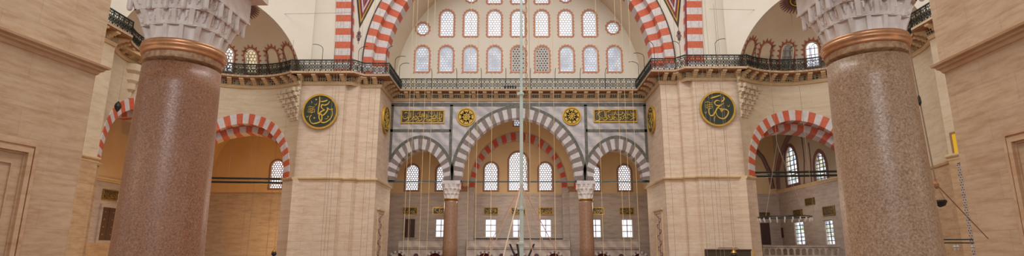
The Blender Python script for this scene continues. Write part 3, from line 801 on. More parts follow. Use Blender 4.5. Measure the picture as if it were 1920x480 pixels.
for s in (-1, 1):
    sd = 'left' if s < 0 else 'right'
    e = empty('stone_pier', (s * 13.8, 44, 0), 'massive pale limestone pier %s of the far arcade with round calligraphy panel' % sd, 'pier')
    mb = MB(s); poly_prism(mb, PP, 0, H + 13.35); mb.build('shaft', M['stone'], e)
    mb = MB(s); sweep(mb, PP[:-1][0:8], [(d, ZST + z) for d, z in STPROF]); mb.build('string_course', M['mould'], e)
    # lower facing, a touch proud of the upper
    mb = MB(s); sweep(mb, PP[0:8], [(0, 0), (.05, 0), (.05, ZST - .15), (0, ZST - .15)]); mb.build('lower_facing', M['stone'], e)
    # carved niche on the inner side face
    mb = MB(s); z0, z1 = .5, hz(396, 44.0)
    for i, q in enumerate((0.0, .12)):
        band(mb, rect(43.0 + q + .1, 44.9 - q - .1, z0 + q, z1 - q - .1), rect(43.0 + q, 44.9 - q, z0 - .0 + q, z1 - q), lambda a, b, k: (PXI - .05 - (.07 - .02 * i) if k == 0 else PXI - .04, a, b))
    mb.box(PXI - .2, PXI - .04, 42.85, 45.05, z1, z1 + .14); mb.build('niche_frame', M['mould'], e)
    mb = MB(s)
    for k in range(9):
        zz = z0 + .5 + k * (z1 - z0 - 1.0) / 8
        stroke(mb, [(43.95, zz), (43.6 if k % 2 else 44.3, zz + .12), (43.5 if k % 2 else 44.4, zz + .3), (43.8 if k % 2 else 44.1, zz + .34)], .06, lambda a, b, k_: (PXI - .075 if k_ == 0 else PXI - .05, a, b))
    stroke(mb, [(43.95, z0 + .2), (43.9, (z0 + z1) / 2), (43.95, z1 - .4)], .06, lambda a, b, k_: (PXI - .075 if k_ == 0 else PXI - .05, a, b))
    mb.build('carved_vine', M['mauve'], e)

# ------------------------------------------------------------------ big roundels
WARP[0] = False
OTH = ([[(228,60),(231,130),(222,200),(218,275)],[(240,122),(290,116),(326,100)],[(345,128),(330,150),(296,164),(262,160),(254,188),(275,212),(302,222)],[(302,222),(262,238),(222,274)],
 [(392,212),(352,216),(326,196),(330,226),(302,268),(276,286),(250,262)],[(380,215),(392,262),(375,322),(322,368),(270,372),(240,332),(232,292),(252,272),(268,302),(262,352),(215,380),(160,386),(128,352),(122,312),(144,282)]],
 [(188,95,14),(178,320,14),(347,125,11),(385,214,16),(340,300,9)],
 [[(128,112),(138,128),(132,140)],[(172,150),(186,166),(202,140)],[(78,292),(92,312),(106,290)],[(300,330),(330,328),(350,300)],[(252,80),(262,92)],
  [(90,190),(120,182),(160,188),(180,178)],[(100,200),(110,216),(140,206),(170,204)],[(92,222),(120,240),(150,222),(186,220)],[(88,240),(110,252),(150,248),(186,240)],[(130,262),(160,250),(180,232)],[(120,170),(124,240)],[(148,180),(146,250)],[(166,188),(176,256)]])
OMR = ([[(160,105),(220,86),(280,68)],[(272,138),(238,130),(208,152),(216,184),(252,194),(292,180),(320,160)],[(318,160),(276,194),(236,224),(214,262),(188,302),(160,318),(138,300),(130,256),(142,224)],
 [(214,262),(226,312),(262,346),(312,350),(352,310),(364,266),(334,240),(284,238),(240,222)],[(268,226),(284,262),(298,238),(262,228)],[(330,106),(312,130),(290,150)]],
 [(318,98,14),(285,262,16)],
 [[(356,188),(370,208),(386,184)],[(78,268),(92,290),(106,266)],[(190,318),(206,324),(196,346),(194,388)],[(130,82),(138,104)],
  [(88,160),(120,148),(160,160),(176,150)],[(86,180),(110,190),(150,180),(176,186)],[(84,200),(110,214),(150,206),(186,210)],[(100,224),(140,234),(170,224)],[(118,140),(124,220)],[(146,150),(148,230)],[(166,160),(176,228)]])
def roundel(c, r, ax, nrm, lb, data, src_c, src_r, name='calligraphy_roundel', tilt=0.0, parts=True):
    """disc at c, ax = horizontal axis vector, nrm = outward normal"""
    up = Vector((0, 0, 1)); ax = Vector(ax); nrm = Vector(nrm)
    up = (up * math.cos(tilt) + nrm * math.sin(tilt)).normalized(); out = ax.cross(up)
    if out.dot(nrm) < 0: out = -out
    base = Vector(c)
    e = empty(name, tuple(base - up * r), lb, 'roundel')
    f = lambda o0, o1: (lambda a, b, k: tuple(base + ax * a + up * b + out * (o0 if k == 0 else o1)))
    mb = MB(); mb.prism(circle(0, 0, r * .97, 56), f(.12, 0)); mb.build('board', M['board'], e)
    mb = MB(); band(mb, circle(0, 0, r * .9, 56), circle(0, 0, r, 56), f(.16, 0)); mb.build('rim', M['goldrim'], e, smooth=False)
    mb = MB(); ff0 = f(.15, .12); k_ = r / src_r
    ff = lambda a, b, k: ff0((a - src_c[0]) * k_, -(b - src_c[1]) * k_, k)
    for p in data[0]: stroke(mb, p, 15, ff)
    for x, y, q in data[1]: dot(mb, x, y, q * .8, ff)
    for p in data[2]: stroke(mb, p, 5.5, ff)
    mb.build('lettering', M['gold'], e)
for px, py, rp, lb, dt, sc_ in ((601, 209.5, 33.6, 'round dark green calligraphy panel with gilt rim on the left far pier', OTH, (240, 240)), (1344.5, 204.5, 33.3, 'round dark green calligraphy panel with gilt rim on the right far pier', OMR, (240, 232))):
    Yr = 41.12 if px < 960 else 40.14; c = PY(px, py, Yr); roundel(c, hx(rp, 209, Yr), (1, 0, 0), (0, -1, 0), lb, dt, sc_, 214, tilt=0.06)
for s, px, py, dt in ((-1, 724, 226, OTH), (1, 1220.5, 221, OMR)):
    c = Vector((s * (PXI - .02), 44.0, hz(225, 44.0)))
    roundel(c, 1.12, (0, 1, 0), (-s, 0, 0), 'dark calligraphy roundel seen edge-on on the %s far pier side' % ('left' if s < 0 else 'right'), dt, (240, 240), 214)

# ------------------------------------------------------------------ exedra geometry (corner niches)
WARP[0] = True
EX, EY, ER = 20.4, 36.3, 6.0
def exp_(th, r): return (EX - r * math.cos(th), EY + r * math.sin(th))
def excurve(t0, t1, n, r=ER): return [exp_(t0 + (t1 - t0) * i / n, r) for i in range(n + 1)]
WALLPATH = [(0.0, YA), (PXI, YA), (PXI, 42.0), (12.2, 42.0), (12.85, 41.25), (16.55, 41.25)]
EXPATH = excurve(R(51), R(213), 36)
def balcony(path, label, s, mpath=None, railend=True, per=0.96, hooks=None, start=0.5):
    mid = path[len(path) // 2]
    e = empty('balcony', (mid[0] * s, mid[1], H + 12.5), label, 'balcony', None)
    mb = MB(s); sweep(mb, path, [(0, H + 13.28), (.86, H + 13.28), (.86, H + 13.42), (0, H + 13.42)]); mb.build('floor_slab', M['fringe'], e)
    mb = MB(s); sweep(mb, path, [(0, H + 13.22), (.80, H + 13.22), (.80, H + 13.279), (0, H + 13.279)]); mb.build('soffit', M['paint_tan'], e)
    mpath = mpath or path
    mb = MB(s); sweep(mb, mpath, [(0, H + 12.57), (.08, H + 12.57), (.12, H + 12.66), (.16, H + 12.70), (.16, H + 12.76), (.10, H + 12.80), (0, H + 12.80)]); mb.build('moulding', M['mould'], e)
    mb = MB(s); sweep(mb, mpath, [(0, H + 12.80), (.12, H + 12.80), (.16, H + 13.14), (0, H + 13.14)]); mb.build('carved_frieze', M['carved'], e)
    # arclength frames on the path
    P = [Vector(p) for p in path]; seg = [(a, b, (b - a).length) for a, b in zip(P, P[1:])]
    def frames(step, off=0.5, r_in=0.0):
        out = []
        if len(seg) > 12:      # curved: walk the whole length
            T = sum(q[2] for q in seg); n = max(1, int(round(T / step)))
            for i in range(n):
                t = (i + off) * T / n
                for a, b, L in seg:
                    if t <= L: break
                    t -= L
                d = (b - a) / L; out.append((a + d * t, d, Vector((d.y, -d.x)), T / n))
        else:
            for a, b, L in seg:
                n = max(1, int(round(L / step)))
                if L < .5: continue
                d = (b - a) / L
                for i in range(n): out.append((a + d * (L * (i + off) / n), d, Vector((d.y, -d.x)), L / n))
        return out
    cons = [(0, 12.80), (.16, 12.80), (.20, 12.88), (.32, 12.90), (.36, 13.0), (.50, 13.02), (.56, 13.1), (.74, 13.12), (.80, 13.25), (0, 13.25)]
    for p, d, n, _ in frames(per):
        mb = MB(s); mb.prism(cons, lambda a, b, k: (p.x + n.x * a + d.x * (.16 if k else -.16), p.y + n.y * a + d.y * (.16 if k else -.16), H + b)); mb.build('console', M['mould'], e)
    # railing on the offset line
    off = []
    for i in range(len(P)):
        a = P[i] - P[max(i - 1, 0)]; b = P[min(i + 1, len(P) - 1)] - P[i]
        if a.length < 1e-6: a = b
        if b.length < 1e-6: b = a
        n1 = Vector((a.y, -a.x)).normalized(); n2 = Vector((b.y, -b.x)).normalized(); mm = (n1 + n2).normalized(); k = 1 / max(.4, mm.dot(n1))
        off.append(P[i] + mm * .80 * k)
    mb = MB(s)
    for z, h in ((ZB + .02, .03), (ZR, .09), (ZR - .18, .03)):
        sweep(mb, [tuple(p) for p in off], [(-.02, z - h / 2), (.02, z - h / 2), (.02, z + h / 2), (-.02, z + h / 2)])
    rl = mb.build('railing', M['iron'], e)
    P = off; seg = [(a, b, (b - a).length) for a, b in zip(P, P[1:])]
    mb = MB(s)
    for p, d, n, W in frames(.44):
        fn = lambda a, b, k: (p.x + d.x * a + n.x * (.012 if k else -.012), p.y + d.y * a + n.y * (.012 if k else -.012), b)
        mb.prism(rect(-W / 2 - .018, -W / 2 + .018, ZB, ZR), fn)
        zc = ZB + .35
        band(mb, circle(0, zc, .155, 10), circle(0, zc, .195, 10), fn)
        band(mb, circle(0, zc, .055, 8), circle(0, zc, .10, 8), fn); mb.prism(rect(-.014, .014, ZB, ZR - .18), fn)
        for sx in (-1, 1):
            for sz in (-1, 1):
                mb.prism([(sx * .06, zc + sz * .07), (sx * .09, zc + sz * .045), (sx * (W / 2), zc + sz * .29), (sx * (W / 2 - .02), zc + sz * .33)], fn)
        band(mb, circle(-W / 4, ZR - .09, .05, 6), circle(-W / 4, ZR - .09, .075, 6), fn); band(mb, circle(W / 4, ZR - .09, .05, 6), circle(W / 4, ZR - .09, .075, 6), fn)
    mb.build('lattice', M['iron'], rl)
    return e
HCX = PXI - .0
ctr = [(-PXI, YA), (PXI, YA)]
WARP[0] = False
balcony([(-PXI + .86, YA), (PXI - .86, YA)], 'straight balcony with iron railing across the far arcade', 1, mpath=[(-PXI, YA), (PXI, YA)])
WARP[0] = True
pierpath = [(PXI, 46.0), (PXI, 42.0), (12.2, 42.0), (12.85, 41.25), (17.12, 41.25)]
for s in (-1, 1):
    sd = 'left' if s < 0 else 'right'
    balcony(pierpath, 'balcony with iron railing wrapping the %s far pier' % sd, s)
    balcony(EXPATH[:-1] + [(25.3, 33.0), (25.3, 24.0)], 'curved balcony with iron railing in the %s corner niche' % sd, s)
# hooked lamp rods on the rails
def hook(x, y, dx, dy, zt_, lb, grp='lamp rods on the balcony rails'):
    mb = MB(); P = [(x, y, ZB + .05), (x, y, zt_ - .35)]
    for k in range(1, 8):
        a = PI / 2 * k / 7 * 1.3; P.append((x + dx * .55 * (1 - math.cos(a)), y + dy * .55 * (1 - math.cos(a)), zt_ - .35 + .35 * math.sin(a)))
    mb.tube(P, .022, 6); tag(mb.build('lamp_rod', M['iron']), lb, 'lamp rod', grp)
lbc = 'upright black iron lamp rod rising from the straight middle balcony railing'
for px in (809.5, 856.5, 902.5, 948.7, 994.6, 1041, 1088, 1135):
    p = PY(px, 150, YA - .84); hook(p.x, YA - .84, 0, -1, hz(133, YA - .8), lbc)
for s in (-1, 1):
    sd = 'left' if s < 0 else 'right'
    hk = 'curved black iron lamp rod on the railing of the %s far pier' % sd
    for x, y, dx, dy in ((9.9, 44.6, -1, 0), (9.9, 42.9, -1, 0), (10.2, 41.15, -.7, -.7), (12.3, 40.9, -.9, -.3), (14.9, 40.42, .9, -.3)):
        hook(s * x, y, dx * s, dy, H + 15.5, hk)
    for th in (64, 80, 97, 113):
        x, y = exp_(R(th), ER - .82); hook(s * x, y, 0.3 * s, -.6, H + 15.3, 'curved black iron lamp rod on the railing of the %s corner niche' % sd)
    hook(s * 24.48, 30.6, -.9 * s, 0, H + 15.6, 'curved black iron lamp rod beside the %s near pier' % sd)
WARP[0] = False
# row of small black lamps behind the rail
for k in range(5):
    p = PY(946.5 + k * 4.6 + (1.5 if k else 0), 166, YA - .5)
    e = empty('floodlight', (p.x, YA - .5, ZB), 'small upright black floodlight in the row behind the middle balcony railing', 'floodlight', 'black floodlights on the middle balcony')
    mb = MB(); mb.lathe([(.07, 0), (.075, .03), (.075, .3), (.06, .34)], (p.x, YA - .5, ZB + .02), 10); mb.build('housing', M['black'], e)
    mb = MB(); mb.lathe([(.1, 0), (.1, .02)], (p.x, YA - .5, ZB), 10); mb.build('base', M['black'], e)

# ------------------------------------------------------------------ tympanum wall with windows and great arch
YT = 47.5; ACZ = H + 14.6
TW = empty('wall_tympanum', (0, YT, ZB), kind='structure')
rows = []
for px in (791, 836, 881.5, 927, 972, 1017, 1063, 1108, 1153): rows.append(('w', px, 134, 86.5))
for px in (837.5, 882.5, 927, 971.5, 1016, 1061, 1106): rows.append(('w', px, 67.5, 19.5))
rows += [('c', 793, 54, 11.5), ('c', 1149, 52, 11.5), ('c', 884, -7, 11.5), ('c', 1060, -7, 11.5)]
for px in (927, 972, 1016): rows.append(('w', px, 6, -42))
ordn = ['first', 'second', 'third', 'fourth', 'fifth', 'sixth', 'seventh', 'eighth', 'ninth']
outs = []; cnt = [0, 0, 0, 0]
for i, (k, px, ya, yb) in enumerate(rows):
    if k == 'w':
        c = PY(px, ya, YT); c2 = PY(px, yb, YT); w = hx(12.8, ya, YT) * .98
        outs.append(arch_win(c.x, c.z, c2.z, w, 8))
    else:
        c = PY(px, ya, YT); outs.append(circle(c.x, c.z, hx(yb, ya, YT), 24))
RT = 10.85
body = [(RT * math.cos(PI * i / 60), ACZ + RT * math.sin(PI * i / 60)) for i in range(61)]
body = [(RT, ZB - .8)] + body + [(-RT, ZB - .8)]
mb = MB(); holed(mb, body, outs, yz(YT, YT + .6)); mb.build('plaster_face', M['plaster'], TW)
for i, ((k, px, ya, yb), o) in enumerate(zip(rows, outs)):
    pane = M['pane']; lat = 'lattice'
    if i < 9:
        lb = 'arched hexagon-lattice window, %s from left in the row above the middle balcony' % ordn[i]
        pane = [M['pane_blue'], M['pane_blue'], M['pane_blue'], M['pane_blue'], M['pane_dark'], M['pane_dark'], M['pane_blue'], M['pane_blue'], M['pane_blue']][i]
    elif i < 16: lb = 'arched hexagon-lattice window, %s from left in the second row up' % ordn[i - 9]
    elif i < 20: lb = ['round window at the left end of the second row', 'round window at the right end of the second row', 'round window cut by the top of the picture, left of the mast', 'round window cut by the top of the picture, right of the mast'][i - 16]
    else: lb = ['arched window of the top row, left of the mast', 'arched window of the top row, behind the mast', 'arched window of the top row, right of the mast'][i - 20]
    window(o, lambda a, b, d: (a, YT + d, b), 0.09, 0.25, pane, M['frame_red'], lb, scallop=0.10, lat=lat, inner=0.06, hole=.106)
# great arch rings, soffit
GA = empty('great_arch', (0, 42.5, ACZ), 'great red and white striped arch framing the wall of windows', 'arch')
def semi(name, r0, r1, y0, y1, n, mats, t0=-6, t1=186, phase=0):
    mb = MB(); N = n
    for i in range(N):
        for q in range(2):
            a = R(t0 + (t1 - t0) * (i + q / 2) / N); b = R(t0 + (t1 - t0) * (i + (q + 1) / 2) / N)
            P = [(r * math.cos(t), y, ACZ + r * math.sin(t)) for y in (y0, y1) for r, t in ((r0, a), (r0, b), (r1, b), (r1, a))]
            mb.hexa(P, (i + phase) % 2)
    return mb.build(name, mats, GA)
n_v = 67
semi('outer_voussoirs', 11.55, 12.26, 42.05, 43.3, n_v, [M['red'], M['white']])
semi('inner_voussoirs', 10.72, 11.7, 42.75, 43.9, n_v, [M['red'], M['white']])
mb = MB()
for i in range(60):
    a = PI * i / 60 ; b = PI * (i + 1) / 60
    P = [(r * math.cos(t), y, ACZ + r * math.sin(t)) for y in (43.9, YT + .1) for r, t in ((10.82, a), (10.82, b), (11.3, b), (11.3, a))]
    mb.hexa(P)
for s in (-1, 1):
    x = sorted((s * 10.82, s * 11.3)); mb.box(x[0], x[1], 43.9, YT + .1, H + 13.35, ACZ)
mb.build('plaster_soffit', M['vault'], GA, smooth=False)
# painted line hugging the outer ring
mb = MB(); mb.tube([(12.31 * math.cos(R(t)), 42.02, ACZ + 12.31 * math.sin(R(t))) for t in range(-5, 186, 3)], .045, 6); mb.build('painted_edge', M['dkline'], GA)
# ------------------------------------------------------------------ walls above the far piers
WARP[0] = False
for s in (-1, 1):
    sd = 'left' if s < 0 else 'right'
    # pendentive wall between great arch and striped band
    mb = MB(s); A = [(12.22 * math.cos(R(t)), ACZ + 12.22 * math.sin(R(t))) for t in range(-5, 72, 4)]
    x1 = 16.6; poly = A + [(3.5, H + 28), (x1, H + 28), (x1, ZB - .2), (12.22, ZB - .2)]
    holed(mb, poly, [], yz(42.2, 42.9)); S(mb.build('wall_upper_%s' % sd, M['plaster']))
    mb = MB(s); mb.box(14.35, 16.6, 41.4, 42.3, ZB - .1, H + 28); S(mb.build('wall_upper_%s_face' % sd, M['plaster']))
    # vertical striped band
    e = empty('striped_rib', (s * 13.7, 41.4, ZB), 'upright red and white striped rib beside the %s end of the great arch' % sd, 'rib')
    mb = MB(s); n = 26
    for k in range(n):
        z0 = ZB - .1 + k * .56; z1 = z0 + .56
        o0 = .0125 * max(0, z0 - ZB) ** 1.6; o1 = .0125 * max(0, z1 - ZB) ** 1.6
        xl, xr = 13.05, 14.25
        mb.hexa([(xl + o0, 41.3, z0), (xr + o0, 41.3, z0), (xr + o0, 42.4, z0), (xl + o0, 42.4, z0), (xl + o1, 41.3, z1), (xr + o1, 41.3, z1), (xr + o1, 42.4, z1), (xl + o1, 42.4, z1)], k % 2)
    mb.build('voussoirs', [M['red'], M['white']], e)
    mb = MB(s); mb.tube([(12.98 + .0125 * (k * .56) ** 1.6, 41.35, ZB - .1 + k * .56) for k in range(27)], .075, 6); mb.build('painted_edge', M['maroon'], e)
    # painted triangle ornament and pendant
    tip = (hx(299, 54, 42.2), hz(54, 42.2)); 
    tl = (hx(304, 0, 42.2), hz(0, 42.2)); tr = (hx(271, 0, 42.2), hz(0, 42.2))
    e = empty('painted_pendentive', (s * tip[0], 42.2, tip[1]), 'dark pointed painted ornament narrowing down beside the %s end of the great arch' % sd, 'ornament')
    ext = lambda p, q, k: (p[0] + (q[0] - p[0]) * k, p[1] + (q[1] - p[1]) * k)
    A = ext(tip, tl, 2.2); B = ext(tip, tr, 2.2)
    cen = ((tip[0] + A[0] + B[0]) / 3, (tip[1] + A[1] + B[1]) / 3)
    for i, (k, m) in enumerate(((1.0, M['dkline']), (.86, M['goldrim']), (.78, M['maroon']), (.62, M['white']), (.52, M['maroon']))):
        T = [(cen[0] + (p[0] - cen[0]) * k, cen[1] + (p[1] - cen[1]) * k) for p in (tip, A, B)]
        mb = MB(s); mb.prism(T, lambda a, b, q: (a, 42.19 - .006 * i if q == 0 else 42.2, b)); mb.build(['border', 'gilt_line', 'maroon_band', 'white_line', 'field'][i], m, e)
    mb = MB(s)
    for k in range(7):
        q = .1 + k * .13; c = (tip[0] * (1 - q) + (A[0] + B[0]) / 2 * q, tip[1] * (1 - q) + (A[1] + B[1]) / 2 * q)
        rr = .05 + .05 * k; band(mb, circle(c[0], c[1] , rr * .5, 10), circle(c[0], c[1], rr, 10), lambda a, b, z: (a, 42.15 if z == 0 else 42.17, b)) if k > 2 else None
    mb.build('scrolls', M['white'], e)
    mb = MB(s)
    fp = lambda a, b, z: (tip[0] + a, 42.17 if z == 0 else 42.2, tip[1] + b)
    for zc, rr in ((-.35, .16), (-.62, .22), (-.9, .13)):
        for q in range(6):
            a = PI / 3 * q; band(mb, circle(rr * .6 * math.cos(a), zc + rr * .6 * math.sin(a), rr * .2, 8), circle(rr * .6 * math.cos(a), zc + rr * .6 * math.sin(a), rr * .38, 8), fp)
    mb.prism(rect(-.02, .02, -1.25, 0), fp); mb.build('pendant', M['mauve'], e)

# ------------------------------------------------------------------ exedra walls, arches, half domes
WARP[0] = True
DZ = H + 12.1                               # springing level of the half domes
def curved(thc, r0, r1, sgn=1):
    """wall coordinates (a along, b up) on the exedra wall"""
    def fn(a, b, k):
        th = thc - a / ER; r = r0 if k == 0 else r1
        x, y = exp_(th, r); return (x, y, b)
    return fn
def exedra(s):
    sd = 'left' if s < 0 else 'right'
    arcs = [(R(97), 'front')] + ([(R(163), 'side')] if s < 0 else [])
    wi_, ri_, wo_, ro_ = (3.75, 4.35, 4.42, 5.15) if s < 0 else (3.8, 4.4, 4.5, 5.2)
    zs = ZST + .12; zt = H + 12.6
    W = empty('wall_exedra_%s' % sd, (s * EX, EY, 0), kind='structure')
    # wall above springing, strip by strip around the curve
    mb = MB(s); n = 150; t0, t1 = R(49), R(214)
    def low_z(th):
        best = -1
        for tc, _ in arcs:
            a = (tc - th) * ER; w = wo_ - .25; r = ro_ - .2
            if abs(a) < w:
                best = max(best, zs + r * math.sqrt(1 - (a / w) ** 2))
        return best if best > 0 else None
    for i in range(n):
        a = t0 + (t1 - t0) * i / n; b = t0 + (t1 - t0) * (i + 1) / n
        za, zb_ = low_z(a), low_z(b)
        if za is None and zb_ is None: za = zb_ = 0.0
        elif za is None: za = zs
        elif zb_ is None: zb_ = zs
        p0, p1 = exp_(a, ER), exp_(b, ER); q0, q1 = exp_(a, ER + .75), exp_(b, ER + .75)
        lowm = 0
        mb.quad((*p0, za), (*p1, zb_), (*p1, H + 13.35), (*p0, H + 13.35)); mb.quad((*q0, za), (*q1, zb_), (*q1, H + 13.35), (*q0, H + 13.35)); mb.quad((*p0, za), (*p1, zb_), (*q1, zb_), (*q0, za))
    mb.build('limestone_face', M['limewall'], W, smooth=False)
    # stone jambs and string below springing
    for a0, a1 in ([(R(49), R(97) - wi_ / ER), (R(163) + wi_ / ER, R(213))] if s < 0 else [(R(49), R(97) - wi_ / ER), (R(97) + wi_ / ER, R(213))]):
        path = excurve(a0, a1, max(3, int((a1 - a0) * 12)))
        mb = MB(s); sweep(mb, path, [(-.75, 0), (.04, 0), (.04, zs - .2), (-.75, zs - .2)]); mb.build('stone_jamb', M['stone'] if a1 < 2 else M['stone_low'], W)
        mb = MB(s); sweep(mb, path, [(-.78, zs - .2), (.1, zs - .2), (.16, zs - .08), (.16, zs), (-.78, zs)]); mb.build('jamb_cornice', M['mould'], W)
    if s < 0:
        x9, y9 = exp_(R(130), ER + .45); mb = MB(s); mb.lathe([(.75, 0), (.75, .4), (.58, .5), (.56, 2.0), (.52, zs - 1.3)], (x9, y9, 0), 28); mb.build('column_shaft', M['porph'], W, smooth=True)
        mb = MB(s); dr = MB(s); capital(mb, x9, y9, .53, .74, zs - 1.3, zs - .2, 3, 5, drops=dr); mb.box(x9 - .78, x9 + .78, y9 - .78, y9 + .78, zs - .2, zs + .05); mb.build('column_capital', M['cap'], W)
    for tc, nm in arcs:
        e = empty('striped_arch', (s * exp_(tc, ER)[0], exp_(tc, ER)[1], zs), ('red and white striped arch below the %s corner balcony' % sd) if nm == 'front' else 'red and white striped arch left of the near left column', 'arch')
        f = curved(tc, ER - .05, ER + 1.15)
        arch_ring('voussoir_ring', [M['red'], M['white']], f, wi_, ri_, wo_, ro_, zs, 31, e, mir=s)
        f2 = curved(tc, ER + .9, ER + 2.3)
        arch_ring('inner_ring', [M['red'], M['white']], f2, wi_ - .5, ri_ - .5, wo_ - .5, ro_ - .5, zs, 29, e, mir=s)
    # half dome, its edge ending on the diagonal wall
    def on_wall(x, y, z):
        dd = (x - EX + y - EY) / math.sqrt(2); q = max(0, .4 - dd) / math.sqrt(2)
        return (x + q, y + q, z)
    D = empty('half_dome', (s * EX, EY, DZ), 'cream half dome over the %s corner niche' % sd, 'half dome')
    mb = MB(s); NTh, NP = 60, 24; grid = []
    for j in range(NP + 1):
        ph = R(9) + (PI / 2 - R(9)) * j / NP; grid.append([mb.add(on_wall(EX - ER * math.cos(ph) * math.cos(R(45) + PI * i / NTh), EY + ER * math.cos(ph) * math.sin(R(45) + PI * i / NTh), DZ + ER * math.sin(ph))) for i in range(NTh + 1)])
    for j in range(NP):
        for i in range(NTh): mb.face([grid[j][i], grid[j][i + 1], grid[j + 1][i + 1], grid[j + 1][i]])
    mb.build('shell', M['vault'], D, smooth=True, weld=True)
    # medallion at the crown
    ta, tb = R(135), PI / 2 - R(14)
    cz = Vector((EX, EY, DZ)); dirn = Vector((-math.cos(R(72)) * math.cos(R(95)), math.cos(R(72)) * math.sin(R(95)), math.sin(R(72))))
    u = dirn.cross(Vector((0, 1, 0))).normalized(); v = u.cross(dirn).normalized(); K = .92
    def pt(a, b, d):
        a *= K; b *= K
        q = dirn * math.sqrt(max(0, (ER - d) ** 2 - a * a - b * b)) + u * a + v * b; return tuple(cz + q)
    mb = MB(s); n = 36
    for i in range(n):
        a = 2 * PI * i / n; w = PI / n * .8
        mb.prism([(.95 * math.cos(a - w), .95 * math.sin(a - w)), (1.2 * math.cos(a - w * .9), 1.2 * math.sin(a - w * .9)), (1.62 * math.cos(a), 1.62 * math.sin(a)), (1.2 * math.cos(a + w * .9), 1.2 * math.sin(a + w * .9)), (.95 * math.cos(a + w), .95 * math.sin(a + w))], lambda x, y, k: pt(x, y, .06 if k == 0 else .01))
    mb.build('leaf_fringe', M['mauve'], D)
    mb = MB(s); band(mb, circle(0, 0, .02, 30), circle(0, 0, .98, 30), lambda x, y, k: pt(x, y, .07 if k == 0 else .02)); mb.build('medallion', M['board_b'], D)
    mb = MB(s); band(mb, circle(0, 0, .78, 30), circle(0, 0, .86, 30), lambda x, y, k: pt(x, y, .1 if k == 0 else .05))
    for st in OTH[0]: stroke(mb, [((x - 240) / 250, (240 - y) / 250) for x, y in st], .07, lambda x, y, k: pt(x, y, .1 if k == 0 else .05))
    mb.build('gilt_lettering', M['gold'], D)
    # windows with flame borders around the drum
    for k, (th, kind) in enumerate(((58, 'b'), (76, 'b'), (95, 'l'), (114, 'h'), (133, 'h'), (152, 'h'), (171, 'b'))):
        if k > 4 and s > 0 and th < 150: pass
        tc = R(th); z0, z1 = H + 13.75, H + 15.45
        o = arch_win(0, z0, z1, .43, 7)
        def fn(a, b, d, tc=tc):
            zz = b - DZ; rr = math.sqrt(max(0, (ER + d - .03) ** 2 - zz ** 2))
            t = tc - a / rr; x, y = exp_(t, rr); return (x, y, b)
        nm = 'blind arched niche' if kind == 'b' else 'arched lattice window'
        pos = {58: 'nearest the far pier', 76: 'second from the far pier', 95: 'third from the far pier', 114: 'fourth from the far pier', 133: 'fifth from the far pier', 152: 'sixth from the far pier', 171: 'seventh from the far pier', 190: 'eighth from the far pier'}[th]
        pane = {'h': M['pane_hot'] if th < 125 else M['pane'], 'l': M['pane_warm'] if s < 0 else M['pane_dark'], 'b': None}[kind]
        WN[0] += 1
        px_, py_ = exp_(tc, ER - .5); w = empty('window_%d' % WN[0], (px_ * s, py_, z0), label='%s with flame border in the %s half dome, %s' % (nm, sd, pos), kind='structure')
        ip = resample(o, .15); ip = ip[:-1] if len(ip) % 2 else ip
        o1 = offset(ip, .09); o2 = offset(ip, .16); o3 = offset(ip, .42); o4 = [o3[i] if i % 2 else o2[i] for i in range(len(ip))]
        mb = MB(s); 
        tips = offset(ip, .34); mids = offset(ip, .22)
        for i in range(len(ip)):      # separate flame tongues
            if i % 2: continue
            a, b, c = o1[i - 1], o1[i], o1[(i + 1) % len(ip)]
            if b[1] < z0 - .05: continue
            t = Vector(tips[i]); m1 = mids[i - 1]; m2 = mids[(i + 1) % len(ip)]; mb.prism([a, ((m1[0] + b[0]) / 2, (m1[1] + b[1]) / 2), tuple(t), ((m2[0] + b[0]) / 2, (m2[1] + b[1]) / 2), c], lambda x, y, k: fn(x, y, -.03 if k == 0 else .03))
        band(mb, offset(ip, .05), offset(ip, .15), lambda x, y, k: fn(x, y, -.035 if k == 0 else .03))
        mb.build('flame_border', M['flame'], w)
        if kind == 'b':
            mb = MB(s); strips(mb, o, lambda x, y, k: fn(x, y, -.02)); mb.build('blind_panel', M['niche_paint'], w)
        else:
            mb = MB(s); strips(mb, o, lambda x, y, k: fn(x, y, -.008), 14); mb.build('pane', pane, w)
            mb = MB(s)
            if s < 0: hexgrid(mb, offset(o, -.04), .25, .1, lambda x, y, k: fn(x, y, -.05 if k == 0 else -.015)); 
            else:
                for q in (-.17, .17): mb.prism(rect(q - .02, q + .02, z0, z1 - .25), lambda x, y, k: fn(x, y, -.05 if k == 0 else -.015))
                for q in range(1, 5): mb.prism(rect(-.48, .48, z0 + q * .42 - .018, z0 + q * .42 + .018), lambda x, y, k: fn(x, y, -.05 if k == 0 else -.015))
            mb.build('lattice', M['lattice_warm'] if s < 0 else M['frame_brown'], w)
            mb = MB(s); band(mb, offset(o, -.05), offset(o, .04), lambda x, y, k: fn(x, y, -.06 if k == 0 else .02)); mb.build('inner_frame', M['niche_paint'], w)
    # diagonal wall with the niche's semicircular opening
    dv = Vector((-math.cos(R(45)), math.sin(R(45)))); c0 = Vector((EX, EY)); nv = Vector((dv.y, -dv.x))
    def dg(a, b, k):
        q = c0 + dv * a + Vector((1, 1)).normalized() * (0.35 if k == 0 else .8); return (q.x, q.y, b)
    t9 = R(11); semi_ = [((ER - .05) * math.cos(t9 + (PI - 2 * t9) * i / 40), DZ + (ER - .05) * math.sin(t9 + (PI - 2 * t9) * i / 40)) for i in range(41)]
    zb9 = semi_[0][1]
    outer = [(6.5, zb9), (6.5, H + 27), (-6.9, H + 27), (-6.9, zb9)] + semi_[::-1]
    mb = MB(s); holed(mb, outer, [], dg); mb.build('diagonal_face', M['plaster'], W)
    # muqarnas corbel tucked into the corner beside the far pier
    e = empty('muqarnas_corbel', (s * 17.4, 41.0, H + 9.4), 'carved cream stalactite corbel under the balcony beside the %s far pier' % sd, 'corbel')
    mb = MB(s)
